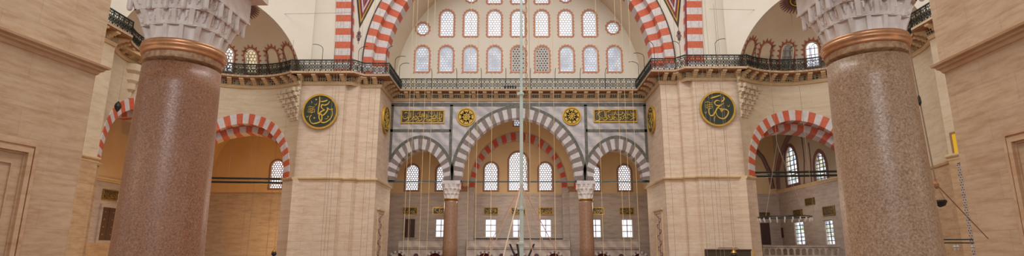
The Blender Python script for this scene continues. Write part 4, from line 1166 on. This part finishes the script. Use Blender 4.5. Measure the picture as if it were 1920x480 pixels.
    for j in range(6):
        zc = H + 12.0 - j * .42; n = 8 - j
        for i in range(n):
            th = R(51.5 + 3.0 * i); pr = (.50 * (1 - i / 9.0)) * (1 - j / 7.0) * (1 if (i + j) % 2 else .45)
            for q, (dr_, dz_) in enumerate(((pr, .0), (pr * .55, -.16))):
                x0, y0 = exp_(th - R(1.3), ER - dr_); x1, y1 = exp_(th + R(1.3), ER - dr_); x2, y2 = exp_(th + R(1.3), ER + .1); x3, y3 = exp_(th - R(1.3), ER + .1)
                mb.hexa([(x0, y0, zc + dz_ + .03), (x1, y1, zc + dz_ + .03), (x2, y2, zc + dz_ - .06), (x3, y3, zc + dz_ - .06), (x0, y0, zc + dz_ + .30), (x1, y1, zc + dz_ + .30), (x2, y2, zc + dz_ + .30), (x3, y3, zc + dz_ + .30)])
    mb.build('stalactites', M['limewall'], e)
exedra(-1); exedra(1)

# side walls running from the exedra towards the camera
for s in (-1, 1):
    sd = 'left' if s < 0 else 'right'
    W = empty('wall_%s' % sd, (s * 25.3, 28, 0), kind='structure')
    mb = MB(s); 
    mb.box(25.3, 26.0, 22, 33.1, ZST, H + 27); mb.build('plaster_face', M['limewall'], W)
    mb = MB(s); mb.box(25.25, 26.0, 22, 33.15, 0, ZST); mb.build('stone_face', M['stone_low'], W)
    mb = MB(s); sweep(mb, [(25.3, 33.2), (25.3, 22)], [(d, ZST + .1 + z) for d, z in STPROF]); mb.build('string_course', M['mould'], W)
WARP[0] = False
# outer walls of the left corner bay
W = empty('wall_outer_left', (-30.9, 44, 0), kind='structure')
mb = MB(); mb.box(-31.5, -30.9, 30, YB, hz(333, 41), H + 13.2); mb.build('plaster_face', M['plaster_warm'], W)
mb = MB(); mb.box(-31.5, -30.85, 30, YB, 0, hz(333, 41)); mb.build('marble_dado', M['marble_dado'], W)
mb = MB(); mb.box(-30.9, -30.68, 30, YB, hz(336, 41), hz(333, 41) + .05); mb.box(-30.9, -30.76, 30, YB, hz(336, 41) - .12, hz(336, 41)); mb.build('dado_cornice', M['mould'], W)
mb = MB(); mb.box(-30.9, -30.4, 30, YB, 0, hz(457, 41)); mb.build('stone_bench', M['stone_low'], W)
mb = MB(); mb.box(-31.5, -25.5, 30, 30.4, 0, H + 13.2); mb.build('end_face', M['plaster_warm'], W)
mb = MB(); mb.box(-31.5, -25.6, 30, 44, H + 13.0, H + 13.3); S(mb.build('ceiling', M['plaster_warm']))
XO = -30.85
a = PX(189, 452, XO); b = PX(214, 388, XO)
a = Vector((XO, PX(200, 420, XO).y - .75, PX(200, 451, XO).z)); b = Vector((XO, PX(200, 420, XO).y + .75, PX(200, 389, XO).z))
d = empty('door_2', (XO, (a.y + b.y) / 2, a.z), label='dark studded wooden shutter left of the near left column', kind='structure')
mb = MB(); mb.box(XO + .0, XO + .06, a.y, (a.y + b.y) / 2 - .02, a.z, b.z); mb.box(XO + .0, XO + .06, (a.y + b.y) / 2 + .02, b.y, a.z, b.z); mb.build('shutter_leaf', M['wood'], d)
mb = MB()
for i in range(4):
    for j in range(2): mb.box(XO + .06, XO + .09, a.y + .3 + j * .85, a.y + .38 + j * .85, a.z + .4 + i * .55, a.z + .46 + i * .55)
mb.build('stud', M['brass'], d)
mb = MB(); band(mb, rect(a.y, b.y, a.z, b.z), rect(a.y - .22, b.y + .22, a.z - .2, b.z + .22), lambda p, q, k: (XO + .12 if k == 0 else XO, p, q)); mb.build('frame', M['marble_dado'], d)
c = PX(207, 366, XO); st = sub_strokes(PL_L, 620, 1280)
plaque('inscription_plaque', c.y, c.z, 1.75, .78, 0, lambda p, q, dd: (XO - dd, p, q), 'dark gilt plaque above the studded shutter left of the near left column', None, st, [], (620, 1280, 80, 390), sw=26, g=('gold_dim', 'gold_dim'))

# right aisle corner: side wall X=26.2
XR = 24.8
W = empty('wall_outer_right', (XR, 48, 0), kind='structure')
zdr = PX(1540, 341, XR).z
def xr(a, b, d): return (XR + d, a, b)
wins = []
for (p0, p1, y0, y1, lb) in ((1475, 1500, 272, 345, 'tall pointed stained-glass window in the right aisle, nearer the corner'), (1529, 1554, 284, 341, 'tall pointed stained-glass window in the right aisle, next to the right near column')):
    ya = PX(p0, y1, XR).y; yb = PX(p1, y1, XR).y; zc = (PX((p0 + p1) / 2, y1, XR).z, PX((p0 + p1) / 2, y0, XR).z)
    w = abs(ya - yb) / 2 * .85; wins.append((arch_win((ya + yb) / 2, zc[0], zc[1], w, 7, rise=w * 1.5), lb))
lows = []
for (p0, p1, y0, y1, lb) in ((1494, 1512, 415, 459, 'narrow coloured-glass window low on the right aisle wall, left of the pair'), (1551, 1568, 412, 459, 'narrow coloured-glass window low on the right aisle wall, beside the right near column')):
    ya = PX(p0, y1, XR).y; yb = PX(p1, y1, XR).y; zz = (PX((p0 + p1) / 2, y1, XR).z, PX((p0 + p1) / 2, y0, XR).z)
    lows.append((rect(min(ya, yb), max(ya, yb), zz[0], zz[1]), lb))
mb = MB(); holed(mb, rect(42.5, YB + .4, zdr, H + 13.2), [o for o, _ in wins], lambda a, b, k: xr(a, b, 0 if k == 0 else .5)); mb.build('plaster_face', M['aisle_grey'], W)
mb = MB(); holed(mb, rect(42.5, YB + .4, 0, zdr), [o for o, _ in lows], lambda a, b, k: xr(a, b, -.05 if k == 0 else .5)); mb.build('marble_dado', M['marble_dado'], W)
mb = MB(); mb.box(XR - .22, XR, 42.5, YB, zdr - .02, zdr + .12); mb.box(XR - .14, XR, 42.5, YB, zdr - .16, zdr - .02); mb.build('dado_cornice', M['mould'], W)
for o, lb in wins: window(o, xr, .3, None, M['stained'], M['mauve'], lb, bars=(3, 8, .03), inner=.06)
for o, lb in lows: window(o, lambda a, b, d: xr(a, b, d - .05), .14, None, M['stained'], M['marble_dado'], lb, bars=(2, 6, .03), inner=.06)
# painted ribs on the aisle wall
for lb, pts in (('mauve painted rib on the right aisle wall near the corner', [(1461, 354), (1459, 320), (1465, 290), (1475, 265), (1491, 240)]), ('mauve painted line right of the first stained-glass window', [(1508, 346), (1508, 300), (1504, 262), (1498, 244)]), ('mauve painted line left of the second stained-glass window', [(1522, 344), (1520, 300), (1516, 268)])):
    mb = MB(); P = [PX(x, y, XR - .02) for x, y in pts]; mb.tube([tuple(p) for p in P], .26 if 'rib' in lb else .06, 6); o = mb.build('painted_rib', M['mauve']); o.parent = W; o.matrix_parent_inverse = Matrix.Translation(W.location).inverted(); o['label'] = lb
mb = MB(); P = [PY(x, y, YB - .05) for x, y in [(1412, 276), (1430, 296), (1442, 322), (1449, 354)]]; mb.tube([tuple(p) for p in P], .2, 6); o = mb.build('painted_rib', M['mauve']); o.parent = wb; o.matrix_parent_inverse = Matrix.Translation(wb.location).inverted()
for (px, py, w, h, lb) in ((1519.5, 378, 1.5, .6, 'small dark plaque above the left low coloured window in the right aisle'), (1497, 399, 1.6, .55, 'dark plaque above the iron lamp ring in the right aisle'), (1555, 395, 1.7, .75, 'dark plaque beside the right near column above the low coloured window')):
    c = PX(px, py, XR - .05); st = sub_strokes(PL_R, 620, 1280)
    plaque('inscription_plaque', c.y, c.z, w, h, 0, lambda p, q, dd: (XR - .05 + dd, p, q), lb, None, st, [], (620, 1280, 80, 390), sw=24, g=('gold_dim', 'gold_dim'))
c = PY(1433, 404, YB); plaque('inscription_plaque', c.x, c.z, 1.0, .6, YB, fB(YB - .06), 'dark plaque above the brown door in the right aisle', None, sub_strokes(PL_L, 620, 1280), [], (620, 1280, 80, 390), sw=24, g=('gold_dim', 'gold_dim'))
a = PY(1427, 459, YB); b = PY(1441, 418, YB)
d = empty('door_3', ((a.x + b.x) / 2, YB - .06, a.z), label='dark brown door seen through the right red striped arch', kind='structure')
mb = MB(); mb.box(a.x, b.x, YB - .12, YB - .04, a.z, b.z); mb.build('door_leaf', M['wood'], d)
mb = MB(); band(mb, rect(a.x, b.x, a.z, b.z), rect(a.x - .15, b.x + .15, a.z - .1, b.z + .15), lambda p, q, k: (p, YB - .18 if k == 0 else YB - .05, q)); mb.build('frame', M['marble_dado'], d)
a = PX(1461.5, 446, XR - .05); b = PX(1468, 427, XR - .05)
mb = MB(); mb.box(XR - .1, XR - .04, min(a.y, b.y), max(a.y, b.y), a.z, b.z); tag(mb.build('wall_slot', M['wood']), 'narrow dark recess in the marble wall left of the low coloured windows', 'recess')
# balustrade of the right aisle
YBL = 44.6
e = empty('marble_balustrade', (PY(1500, 470, YBL).x, YBL, 0), 'pale marble balustrade with small arched openings in the right aisle', 'balustrade')
a = PY(1432, 480, YBL); b = PY(1585, 480, YBL); zt_ = hz(462, YBL)
n = 13; pit = (b.x - a.x) / n
mb = MB(); hs = [arch_win(a.x + pit * (i + .5), zt_ - .62, zt_ - .12, pit * .36, 6) for i in range(n)]
holed(mb, rect(a.x, b.x, 0.6, zt_), hs, yz(YBL, YBL + .14)); mb.build('pierced_panel', M['marble_gallery'], e)
mb = MB(); mb.box(a.x, b.x, YBL - .08, YBL + .22, zt_, zt_ + .1); mb.build('top_rail', M['marble_gallery'], e)
mb = MB(); mb.box(a.x, b.x, YBL - .1, YBL + .24, 0, .6); mb.build('plinth', M['marble_gallery'], e)
# tie rods across the corner arches
WARP[0] = True
for s, ys, lbs in ((-1, (336.5, 343.5), ('upper', 'lower')), (1, (328, 335), ('upper', 'lower'))):
    for y, q in zip(ys, lbs):
        zz = PY(460 if s < 0 else 1490, y, 42.0).z
        x0, y0 = exp_(R(97) - 3.75 / ER, ER + .3); x1, y1 = exp_(R(97) + 3.75 / ER, ER + .3)
        mb = MB(s); mb.tube([(x0, y0, zz), (x1, y1, zz)], .085, 6); tag(mb.build('tie_rod', M['iron']), 'dark iron tie rod, the %s of two across the %s red striped arch' % (q, 'left' if s < 0 else 'right'), 'tie rod')

WARP[0] = False
# ------------------------------------------------------------------ near piers
def near_pier(s, Xf, Xn, Yf, Yn, label, frame_pt):
    sd = 'left' if s < 0 else 'right'
    e = empty('stone_pier', (s * (abs(Xf) + 2), (Yf + Yn) / 2, 0), label, 'pier')
    zc = H + 5.28
    mb = MB(s); P = [(Xn, Yn), (Xf, Yf), (Xf + 4, Yf), (Xf + 4, Yn)]
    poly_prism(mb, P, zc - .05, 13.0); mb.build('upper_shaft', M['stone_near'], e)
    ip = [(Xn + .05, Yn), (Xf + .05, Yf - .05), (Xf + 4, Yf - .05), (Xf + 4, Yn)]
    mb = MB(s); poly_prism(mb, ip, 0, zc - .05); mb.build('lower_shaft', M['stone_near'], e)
    # cornice along the face, room side on the right of travel
    path = [(Xf + 2.5, Yf), (Xf, Yf), (Xn, Yn)] if True else None
    pr = [(-.12, zc - .30), (-.06, zc - .30), (-.04, zc - .24), (-.01, zc - .22), (.02, zc - .14), (.08, zc - .10), (.09, zc - .05), (.17, zc - .01), (.185, zc + .05), (.02, zc + .09), (-.12, zc + .09)]
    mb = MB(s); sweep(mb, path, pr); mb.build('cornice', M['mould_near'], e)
    # moulded panel
    T = Vector((Xn - Xf, Yn - Yf)); L = T.length; T.normalize(); N = Vector((T.y, -T.x))
    if N.x > 0: N = -N
    base = Vector((Xf + .05, Yf - .05))
    u0, zt_ = frame_pt
    def fp(a, b, k, o=0.0): q = base + T * a + N * (o if k == 0 else -.02); return (q.x, q.y, b)
    mb = MB(s)
    for i, (off_, wd, o) in enumerate(((0, .09, .07), (.09, .05, .03), (.15, .12, .10), (.27, .05, .03), (.55, .04, .03))):
        band(mb, rect(u0 + off_ + wd, L - .3 - off_ - wd, .6 + off_ + wd, zt_ - off_ - wd), rect(u0 + off_, L - .3 - off_, .6 + off_, zt_ - off_), lambda a, b, k, o=o: fp(a, b, k, o))
    mb.build('panel_frame', M['mould_near'], e)
    return e
pf = PX(64, 277, -12.75); pfr = PX(1889, 250, 12.1)
near_pier(-1, 12.33, 13.45, 15.6, 8.0, 'huge near limestone pier filling the left edge with slanting cornice', (15.68 - pf.y, pf.z + .07))
near_pier(1, 12.05, 11.74, 15.5, 8.0, 'huge near limestone pier filling the right edge with slanting cornice', (15.43 - pfr.y, pfr.z))

# ------------------------------------------------------------------ near columns
def near_column(cx, cy, r, zr, s, label):
    e = empty('granite_column', (cx, cy, 0), label, 'column', None)
    mb = MB(); prof = [(r * 1.06, .55)]
    for k in range(1, 13):
        z = .55 + (zr - .20 - .55) * k / 12; prof.append((r * (1.06 - .125 * (z / zr) ** 1.35), z))
    mb.lathe(prof, (cx, cy, 0), 72); mb.build('shaft', M['granite_l' if s < 0 else 'granite_r'], e, smooth=True)
    rt = prof[-1][0]
    mb = MB(); mb.lathe([(rt * .99, zr - .13), (rt * 1.004, zr - .12), (rt * 1.004, zr - .02), (rt * .99, zr)], (cx, cy, 0), 72); mb.build('necking', M['neck'], e, smooth=True)
    mb = MB(); pr = [(rt * .98, zr - .02), (rt * 1.05, zr - .015), (rt * 1.075, zr + .01), (rt * 1.06, zr + .035), (rt * 1.10, zr + .06), (rt * 1.125, zr + .09), (rt * 1.10, zr + .125), (rt * 1.085, zr + .135), (rt * 1.10, zr + .15), (rt * 1.08, zr + .185), (rt * 1.0, zr + .2)]
    mb.lathe(pr, (cx, cy, 0), 72); mb.build('copper_ring', M['copper'], e, smooth=True)
    mb = MB(); dr = MB(); capital(mb, cx, cy, rt * .985, .73, zr + .18, zr + .98, 3, 12, drops=dr); mb.build('capital', M['cap'], e); dr.build('pendants', M['cap'], e)
    mb = MB(); q = .74
    mb.box(cx - q, cx + q, cy - q, cy + q, zr + .98, zr + 1.03); mb.box(cx - q * .98, cx + q * .98, cy - q * .98, cy + q * .98, zr + 1.03, zr + 1.5); mb.box(cx - .95, cx + .95, cy - .95, cy + .95, zr + 1.5, zr + 2.2); mb.build('abacus', M['cap'], e)
    mb = MB(); mb.lathe([(r * 1.5, 0), (r * 1.5, .2), (r * 1.35, .24), (r * 1.4, .38), (r * 1.15, .46), (r * 1.15, .55), (r * 1.06, .56)], (cx, cy, 0), 48); mb.build('base', M['cap'], e)
    return e
near_column(-6.06, 9.5, .655, H + 3.35, -1, 'thick glossy red granite column on the left with copper ring')
near_column(6.03, 9.45, .66, H + 3.47, 1, 'thick speckled granite column on the right with copper ring')

# ------------------------------------------------------------------ mast, chain, ropes
YM = 20.0
c = PY(978, 480, YM)
e = empty('telescopic_mast', (c.x, YM, 0), 'pale green metal mast rising the full height in the middle', 'mast')
mb = MB(); mb.lathe([(.075, .05), (.075, 3.2)], (c.x, YM, 0), 12); mb.build('lower_tube', M['pole'], e)
mb = MB(); mb.lathe([(.062, 3.2), (.062, 7.4)], (c.x, YM, 0), 12); mb.build('middle_tube', M['pole'], e)
mb = MB(); mb.lathe([(.050, 7.4), (.050, 13.5)], (c.x, YM, 0), 12); mb.build('upper_tube', M['pole'], e)
for z in (H + .35, 3.2, 7.4):
    mb = MB(); mb.lathe([(.075, z - .05), (.1, z - .04), (.1, z + .04), (.075, z + .05)], (c.x, YM, 0), 12); mb.box(c.x - .16, c.x - .08, YM - .03, YM + .03, z - .03, z + .03); mb.build('clamp', M['pole'], e)
mb = MB(); mb.lathe([(.3, 0), (.3, .04), (.1, .06)], (c.x, YM, 0), 16); mb.build('base_plate', M['pole'], e)
mb = MB(); mx = c.x
for a, L in ((-.42, 1), (-.16, 1), (.45, 1)):
    mb.hexa([(mx + dx_ + a * zz, YM + .16 + dy_, 1.0 + zz * 1.0) for zz in (0, .98) for dx_, dy_ in ((-.035, 0), (.035, 0), (.035, .05), (-.035, .05))])
mb.box(mx - .45, mx + .45, YM + .1, YM + .3, .0, 1.0); 
tag(mb.build('folding_lectern', M['black']), 'black slatted stand behind the foot of the pale mast', 'stand')
# chain beside the mast
cx2 = PY(987, 240, YM + .3).x
e = empty('lamp_chain', (cx2, YM + .3, 13.6), 'brass lamp chain hanging just right of the pale mast', 'chain')
mb = MB(); z = 13.6; i = 0
while z > hz(330, YM):
    L = .22
    P = [(cx2 + (.035 * math.cos(a) if i % 2 == 0 else 0), YM + .3 + (.035 * math.cos(a) if i % 2 else 0), z - L / 2 + L * .55 * math.sin(a)) for a in [2 * PI * q / 8 for q in range(9)]]
    mb.tube(P, .012, 4, cap=False); z -= L; i += 1
mb.build('links', M['brass'], e)
mb = MB(); mb.tube([(cx2 + .12, YM + .3, 13.6), (cx2 + .12, YM + .3, .3)], .014, 6); mb.build('pull_cord', M['rope'], e)
# guy ropes
ap = PY(976, 346, YM + .0)
for k, (px, ty, r_, m, nm) in enumerate(((906, 20.5, .012, 'rope_o', 'orange rope slanting down left from the mast, outermost'), (917, 19.4, .012, 'rope_o', 'orange rope slanting down left from the mast, second in'), (944, 18.6, .022, 'rope', 'thick cream rope slanting down left from the mast'),
                                     (971, 20.4, .010, 'rope_o', 'orange rope dropping steeply beside the mast, left of it'), (1000, 19.2, .012, 'rope_o', 'orange rope slanting down right from the mast, innermost'), (1028, 19.8, .014, 'rope_o', 'orange rope slanting down right from the mast, middle one'), (1048, 20.6, .014, 'rope_o', 'orange rope slanting down right from the mast, outermost'))):
    q = PY(px, 480, ty); A = Vector((c.x, YM - .05 if k % 2 else YM + .05, ap.z)); D = (q - A); E_ = A + D * ((A.z) / (A.z - q.z))
    mb = MB(); P = [tuple(A.lerp(E_, i / 10)) for i in range(11)]; mb.tube(P, r_, 6); tag(mb.build('guy_rope', M[m]), nm, 'rope')
# ------------------------------------------------------------------ suspension cables
def cable(px, y0, y1, Y, r, m, lb, grp, sway=0.0):
    x = PY(px, 330, Y).x; zb = PY(px, y1, Y).z if y1 < 480 else 1.4
    mb = MB(); mb.tube([(x, Y, 13.0 if Y > 43 else 20.5), (x + sway, Y, zb)], r, 4); tag(mb.build('suspension_cable', M[m]), lb, 'cable', grp)
L1 = 'thin pale lamp cable hanging in front of the far arcade'
for px in (762, 770, 791, 805, 878, 893, 921, 1012, 1040, 1127, 1165, 1178, 1193): cable(px, 0, 480, 30.0, .011, 'wire_l', L1, 'lamp cables in front of the far arcade')
L2 = 'thin dark lamp cable hanging in front of the left far pier'
for px in (612, 618, 624, 636, 662, 684, 695): cable(px, 0, 480, 34.0, .009, 'wire', L2, 'lamp cables in front of the left far pier')
L3 = 'thin dark lamp cable hanging in front of the right far pier'
for px in (1246, 1258, 1282, 1316, 1332, 1340, 1347, 1368): cable(px, 0, 480, 34.0, .009, 'wire', L3, 'lamp cables in front of the right far pier')
L4 = 'thin dark lamp cable hanging in the left red striped arch'
for px in (428, 466, 478, 513): cable(px, 0, 480, 43.8, .012, 'wire', L4, 'lamp cables in the left arch')
cable(1518, 0, 400, 38.5, .014, 'wire', 'thin dark cable in front of the right red striped arch', None)
for (x0, y0, x1, y1, Yw, lb) in ((470, 26, 660, 23.5, 39.5, 'thin horizontal wire strung above the left far pier'), (1330, 17, 1500, 17.5, 38.5, 'thin horizontal wire strung above the right far pier')):
    p, q = PY(x0, y0, Yw), PY(x1, y1, Yw); mb = MB(); mb.tube([tuple(p), tuple(p.lerp(q, .5) + Vector((0, 0, -.05))), tuple(q)], .014, 5); tag(mb.build('strung_wire', M['wire']), lb, 'wire')
def hlamp(px, py, Y, lb, s=1.0):
    c = PY(px, py, Y); e = empty('hanging_lamp', tuple(c), lb, 'lamp')
    mb = MB(); mb.lathe([(.02 * s, .32 * s), (.05 * s, .28 * s), (.07 * s, .12 * s), (.17 * s, 0), (.16 * s, -.02 * s)], tuple(c), 14); mb.build('brass_cap', M['brass'], e)
    mb = MB(); mb.lathe([(.05 * s, -.3 * s), (.15 * s, -.22 * s), (.17 * s, -.1 * s), (.12 * s, -.02 * s)], tuple(c), 14); mb.build('bowl', M['black'], e)
    mb = MB(); mb.tube([(c.x, c.y, c.z + .3 * s), (c.x, c.y, 17.0)], .012, 4); mb.build('cord', M['wire'], e)
hlamp(1376, 474, 33.0, 'brass bell lamp hanging before the dark board on the right far pier')
hlamp(514, 472, 39.0, 'small brass and dark bowl lamp hanging beside the left far pier foot')
# dark board at the foot of the right pier
Yb = 39.95; a = PY(1323, 480, Yb); b = PY(1411, 467.5, Yb)
e = empty('notice_board', ((a.x + b.x) / 2, Yb - .1, .5), 'wide dark framed board leaning on the foot of the right far pier', 'board')
mb = MB(); mb.box(a.x, b.x, Yb - .06, Yb + .14, 0.25, b.z); mb.build('panel', M['board_b'], e)
mb = MB(); band(mb, rect(a.x + .1, b.x - .1, .35, b.z - .07), rect(a.x, b.x, .25, b.z), lambda p, q, k: (p, Yb - .12 if k == 0 else Yb, q)); mb.build('frame', M['wood'], e)
mb = MB(); mb.box(b.x - .12, b.x + .02, Yb - .14, Yb + .14, .25, b.z); mb.build('gilt_edge', M['goldrim'], e)
mb = MB(); mb.box(a.x + .2, a.x + .35, Yb - .06, Yb + .14, 0, .25); mb.box(b.x - .35, b.x - .2, Yb - .06, Yb + .14, 0, .25); mb.build('feet', M['wood'], e)
mb = MB(); mb.tube([(a.x + .9, Yb, b.z), (a.x + .98, Yb + .2, b.z + .12), (b.x - .98, Yb + .2, b.z + .12), (b.x - .9, Yb, b.z)], .02, 5); mb.build('hanger', M['wire'], e)
# leaf-shaped lamp left of the left column
c = PX(221, 200, -25.0)
c = PY(221, 200, 34.0); e = empty('hanging_lamp', tuple(c), 'small dark openwork lamp hanging above the arch left of the near left column', 'lamp')
mb = MB(); mb.lathe([(.02, -.35), (.12, -.2), (.2, 0), (.16, .18), (.06, .3), (.02, .36)], tuple(c), 10); mb.build('body', M['iron'], e)
mb = MB(); mb.tube([(c.x, c.y, c.z + .34), (c.x, c.y, 13.5)], .014, 4); mb.build('cord', M['wire'], e)
# white carved corbel left of left near column
c = PY(232, 142, 36.5)
e = empty('plaster_corbel', (c.x, 36.5, c.z - .8), 'small white plaster corbel under the balcony left of the near left column', 'corbel')
mb = MB(); xx, yy = exp_(R(178), ER - .0); mb.lathe([(.1, -1.6), (.14, -1.2), (.32, -1.0), (.32, -.6), (.5, -.4), (.5, .05), (.7, .25), (.7, .7)], (-xx, yy, c.z), 8); mb.build('stalactites', M['limewall'], e)
# ring chandelier in the right aisle
YC = 38.0; c = PY(1471, 407, YC); rr = hx(46, 400, YC)
e = empty('ring_chandelier', tuple(c), 'black iron ring chandelier with glass cups in the right aisle', 'chandelier')
mb = MB(); mb.tube([(c.x + rr * math.cos(2 * PI * i / 40), YC + rr * math.sin(2 * PI * i / 40), c.z) for i in range(41)], .03, 6, cap=False)
mb.tube([(c.x - rr, YC, c.z), (c.x + rr, YC, c.z)], .02, 5); mb.tube([(c.x, YC - rr, c.z), (c.x, YC + rr, c.z)], .02, 5); mb.build('iron_ring', M['iron'], e)
for k in range(22):
    a = 2 * PI * k / 22; x, y = c.x + rr * math.cos(a), YC + rr * math.sin(a)
    mb = MB(); mb.lathe([(.01, -.30), (.035, -.26), (.045, -.16), (.05, -.1)], (x, y, c.z), 8); mb.tube([(x, y, c.z - .1), (x, y, c.z)], .008, 4); mb.build('glass_cup', M['clear'], e)
mb = MB()
for k in range(4):
    a = 2 * PI * k / 4 + .4; mb.tube([(c.x + rr * math.cos(a), YC + rr * math.sin(a), c.z), (c.x, YC, c.z + 5)], .01, 4)
mb.tube([(c.x, YC, c.z + 5), (c.x, YC, 16)], .014, 4); mb.build('suspension', M['wire'], e)
# iron bars with glass lamps at far right
YC = 21.0
a = PY(1768, 449, YC); b = PY(1842, 449, YC)
e = empty('lamp_rack', (a.x, YC, a.z), 'double iron lamp bar with glass lamps beside the right near pier', 'chandelier')
mb = MB(); mb.tube([(a.x - 1.6, YC, a.z), (b.x + .8, YC, a.z)], .025, 6); mb.tube([(a.x - 1.6, YC, a.z - .12), (b.x + .8, YC, a.z - .12)], .025, 6); mb.build('bars', M['iron'], e)
for px in (1790, 1796, 1823, 1829):
    q = PY(px, 465, YC); mb = MB(); mb.tube([(q.x, YC, a.z - .1), (q.x, YC, q.z + .1)], .012, 4); mb.lathe([(.015, -.1), (.03, -.07), (.035, 0), (.06, .05), (.01, .09)], (q.x, YC, q.z), 10); mb.build('glass_lamp', M['clear'], e)
mb = MB(); mb.tube([(b.x + .5, YC, a.z), (b.x + .5, YC, 14)], .012, 4); mb.build('suspension', M['wire'], e)
# rope with hanging bowl right of the right near column
YP = 11.6
k0 = PY(1706, 96, YP); k1 = PY(1755, 345, YP); k2 = PY(1838, 432, YP + 1.5)
e = empty('oil_lamp', tuple(PY(1762, 382, YP)), 'black bowl lamp hung on a knotted rope right of the right near column', 'lamp')
mb = MB(); mb.tube([tuple(k0 + (k0 - k1) * .6), tuple(k0), tuple(k1)], .014, 6); mb.tube([tuple(k1), tuple(k2), tuple(k2 + (k2 - k1) * .2)], .012, 6); mb.build('rope', M['wire'], e)
mb = MB(); mb.lathe([(.01, -.1), (.045, -.06), (.05, 0), (.025, .05), (.02, .1)], tuple(k1), 10); mb.build('knot', M['paint_tan'], e)
q = PY(1762, 380, YP)
mb = MB(); mb.lathe([(.02, -.09), (.09, -.06), (.13, .02), (.12, .05)], tuple(q), 14); mb.build('bowl', M['black'], e)
mb = MB(); mb.tube([(q.x - .12, q.y, q.z + .04), tuple(k1)], .007, 4); mb.tube([(q.x + .12, q.y, q.z + .04), tuple(k1)], .007, 4); mb.build('strings', M['wire'], e)
mb = MB(); q2 = PY(1724, 190, YP); mb.lathe([(.01, -.1), (.035, -.03), (.03, .08), (.01, .14)], tuple(q2), 8); mb.build('hook_knot', M['iron'], e)
# yellow window and lattice screen on the right wall
XW = 24.63
a = PX(1788, 292, XW); b = PX(1803, 250, XW)
yc_ = (PX(1796, 270, XW)).y; z0, z1 = PX(1796, 289, XW).z, PX(1796, 249, XW).z
window(rect(yc_ - .35, yc_ + .35, z0, z1), lambda p, q, d: (XW + .02 + min(d, .0) + d * .02 - .01, p, q), .12, None, M['yellow_pane'], M['paint_tan'], 'small glowing yellow window beside the right near pier', inner=.04, recess=.02)
yl = PX(1822, 400, XW).y - .4; zt_ = PX(1806, 304, XW).z
e = empty('lattice_screen', (XW, yl, 0), 'narrow grey hexagon-pierced screen beside the right near pier', 'screen')
mb = MB(); hexgrid(mb, rect(yl - .9, yl + .7, .2, zt_), .16, .055, lambda p, q, k: (XW - .1 if k == 0 else XW - .05, p, q)); mb.build('pierced_panel', M['marble_dado'], e)
mb = MB(); mb.box(XW - .045, XW - .03, yl - .95, yl + .75, .0, zt_); mb.build('backing', M['dkline'], e)

# ------------------------------------------------------------------ light
w = bpy.data.worlds.new('world'); SC.world = w; w.use_nodes = True
bg = w.node_tree.nodes['Background']; bg.inputs[0].default_value = (1.0, .97, .93, 1); bg.inputs[1].default_value = .72
def area(loc, rot, size, power, col, sy=None):
    l = bpy.data.lights.new('daylight', 'AREA'); l.energy = power; l.color = col; l.size = size
    if sy: l.shape = 'RECTANGLE'; l.size_y = sy
    o = bpy.data.objects.new('daylight', l); COL.objects.link(o); o.location = loc; o.rotation_euler = rot; return o
def point(loc, power, col, r=.5):
    l = bpy.data.lights.new('lamp_light', 'POINT'); l.energy = power; l.color = col; l.shadow_soft_size = r
    o = bpy.data.objects.new('lamp_light', l); COL.objects.link(o); o.location = loc; return o
# daylight of the dome drum and of the windows in the wall behind the camera
area((0, 18, 34), (0, 0, 0), 22, 9500, (1.0, .98, .97))
area((-3.0, -9, 9), (R(76), 0, R(8)), .6, 260, (.93, .95, 1.0), 1.3)
area((-.6, -9, 9), (R(76), 0, R(0)), .6, 260, (.93, .95, 1.0), 1.3)
area((3.2, -9, 9), (R(76), 0, R(-8)), .6, 260, (.93, .95, 1.0), 1.3)
WARM = (1.0, .66, .32)
for p, e_, c_ in (((-22, 48, 3.6), 680, (1.0, .62, .26)), ((-28, 37, 4.5), 130, WARM), ((0, 49.5, 7.5), 300, (1, .84, .66)), ((-8.6, 50, 6.0), 130, (1, .84, .66)), ((8.6, 50, 6.0), 130, (1, .84, .66)), ((21, 48, 6), 200, (1, .88, .76)), ((-22.8, 49.5, 1.2), 160, (1.0, .66, .26)),
                  ((-10, 6, 3.5), 40, WARM), ((10, 6, 3.5), 40, WARM), ((-20, 26, 4), 250, WARM), ((20, 26, 4), 250, (1, .8, .6)), ((0, 28, 4), 260, (1, .8, .6))): point(p, e_, c_)
# vault over the near aisle, above and behind the camera
mb = MB(); mb.box(-30, 30, -14, 8.0, 13.0, 13.4); S(mb.build('ceiling', M['vault']))

vs = SC.view_settings; vs.view_transform = 'Standard'; vs.look = 'None'; vs.gamma = 1.0; vs.use_curve_mapping = False; vs.exposure = 0.0
SC.cycles.max_bounces = 6
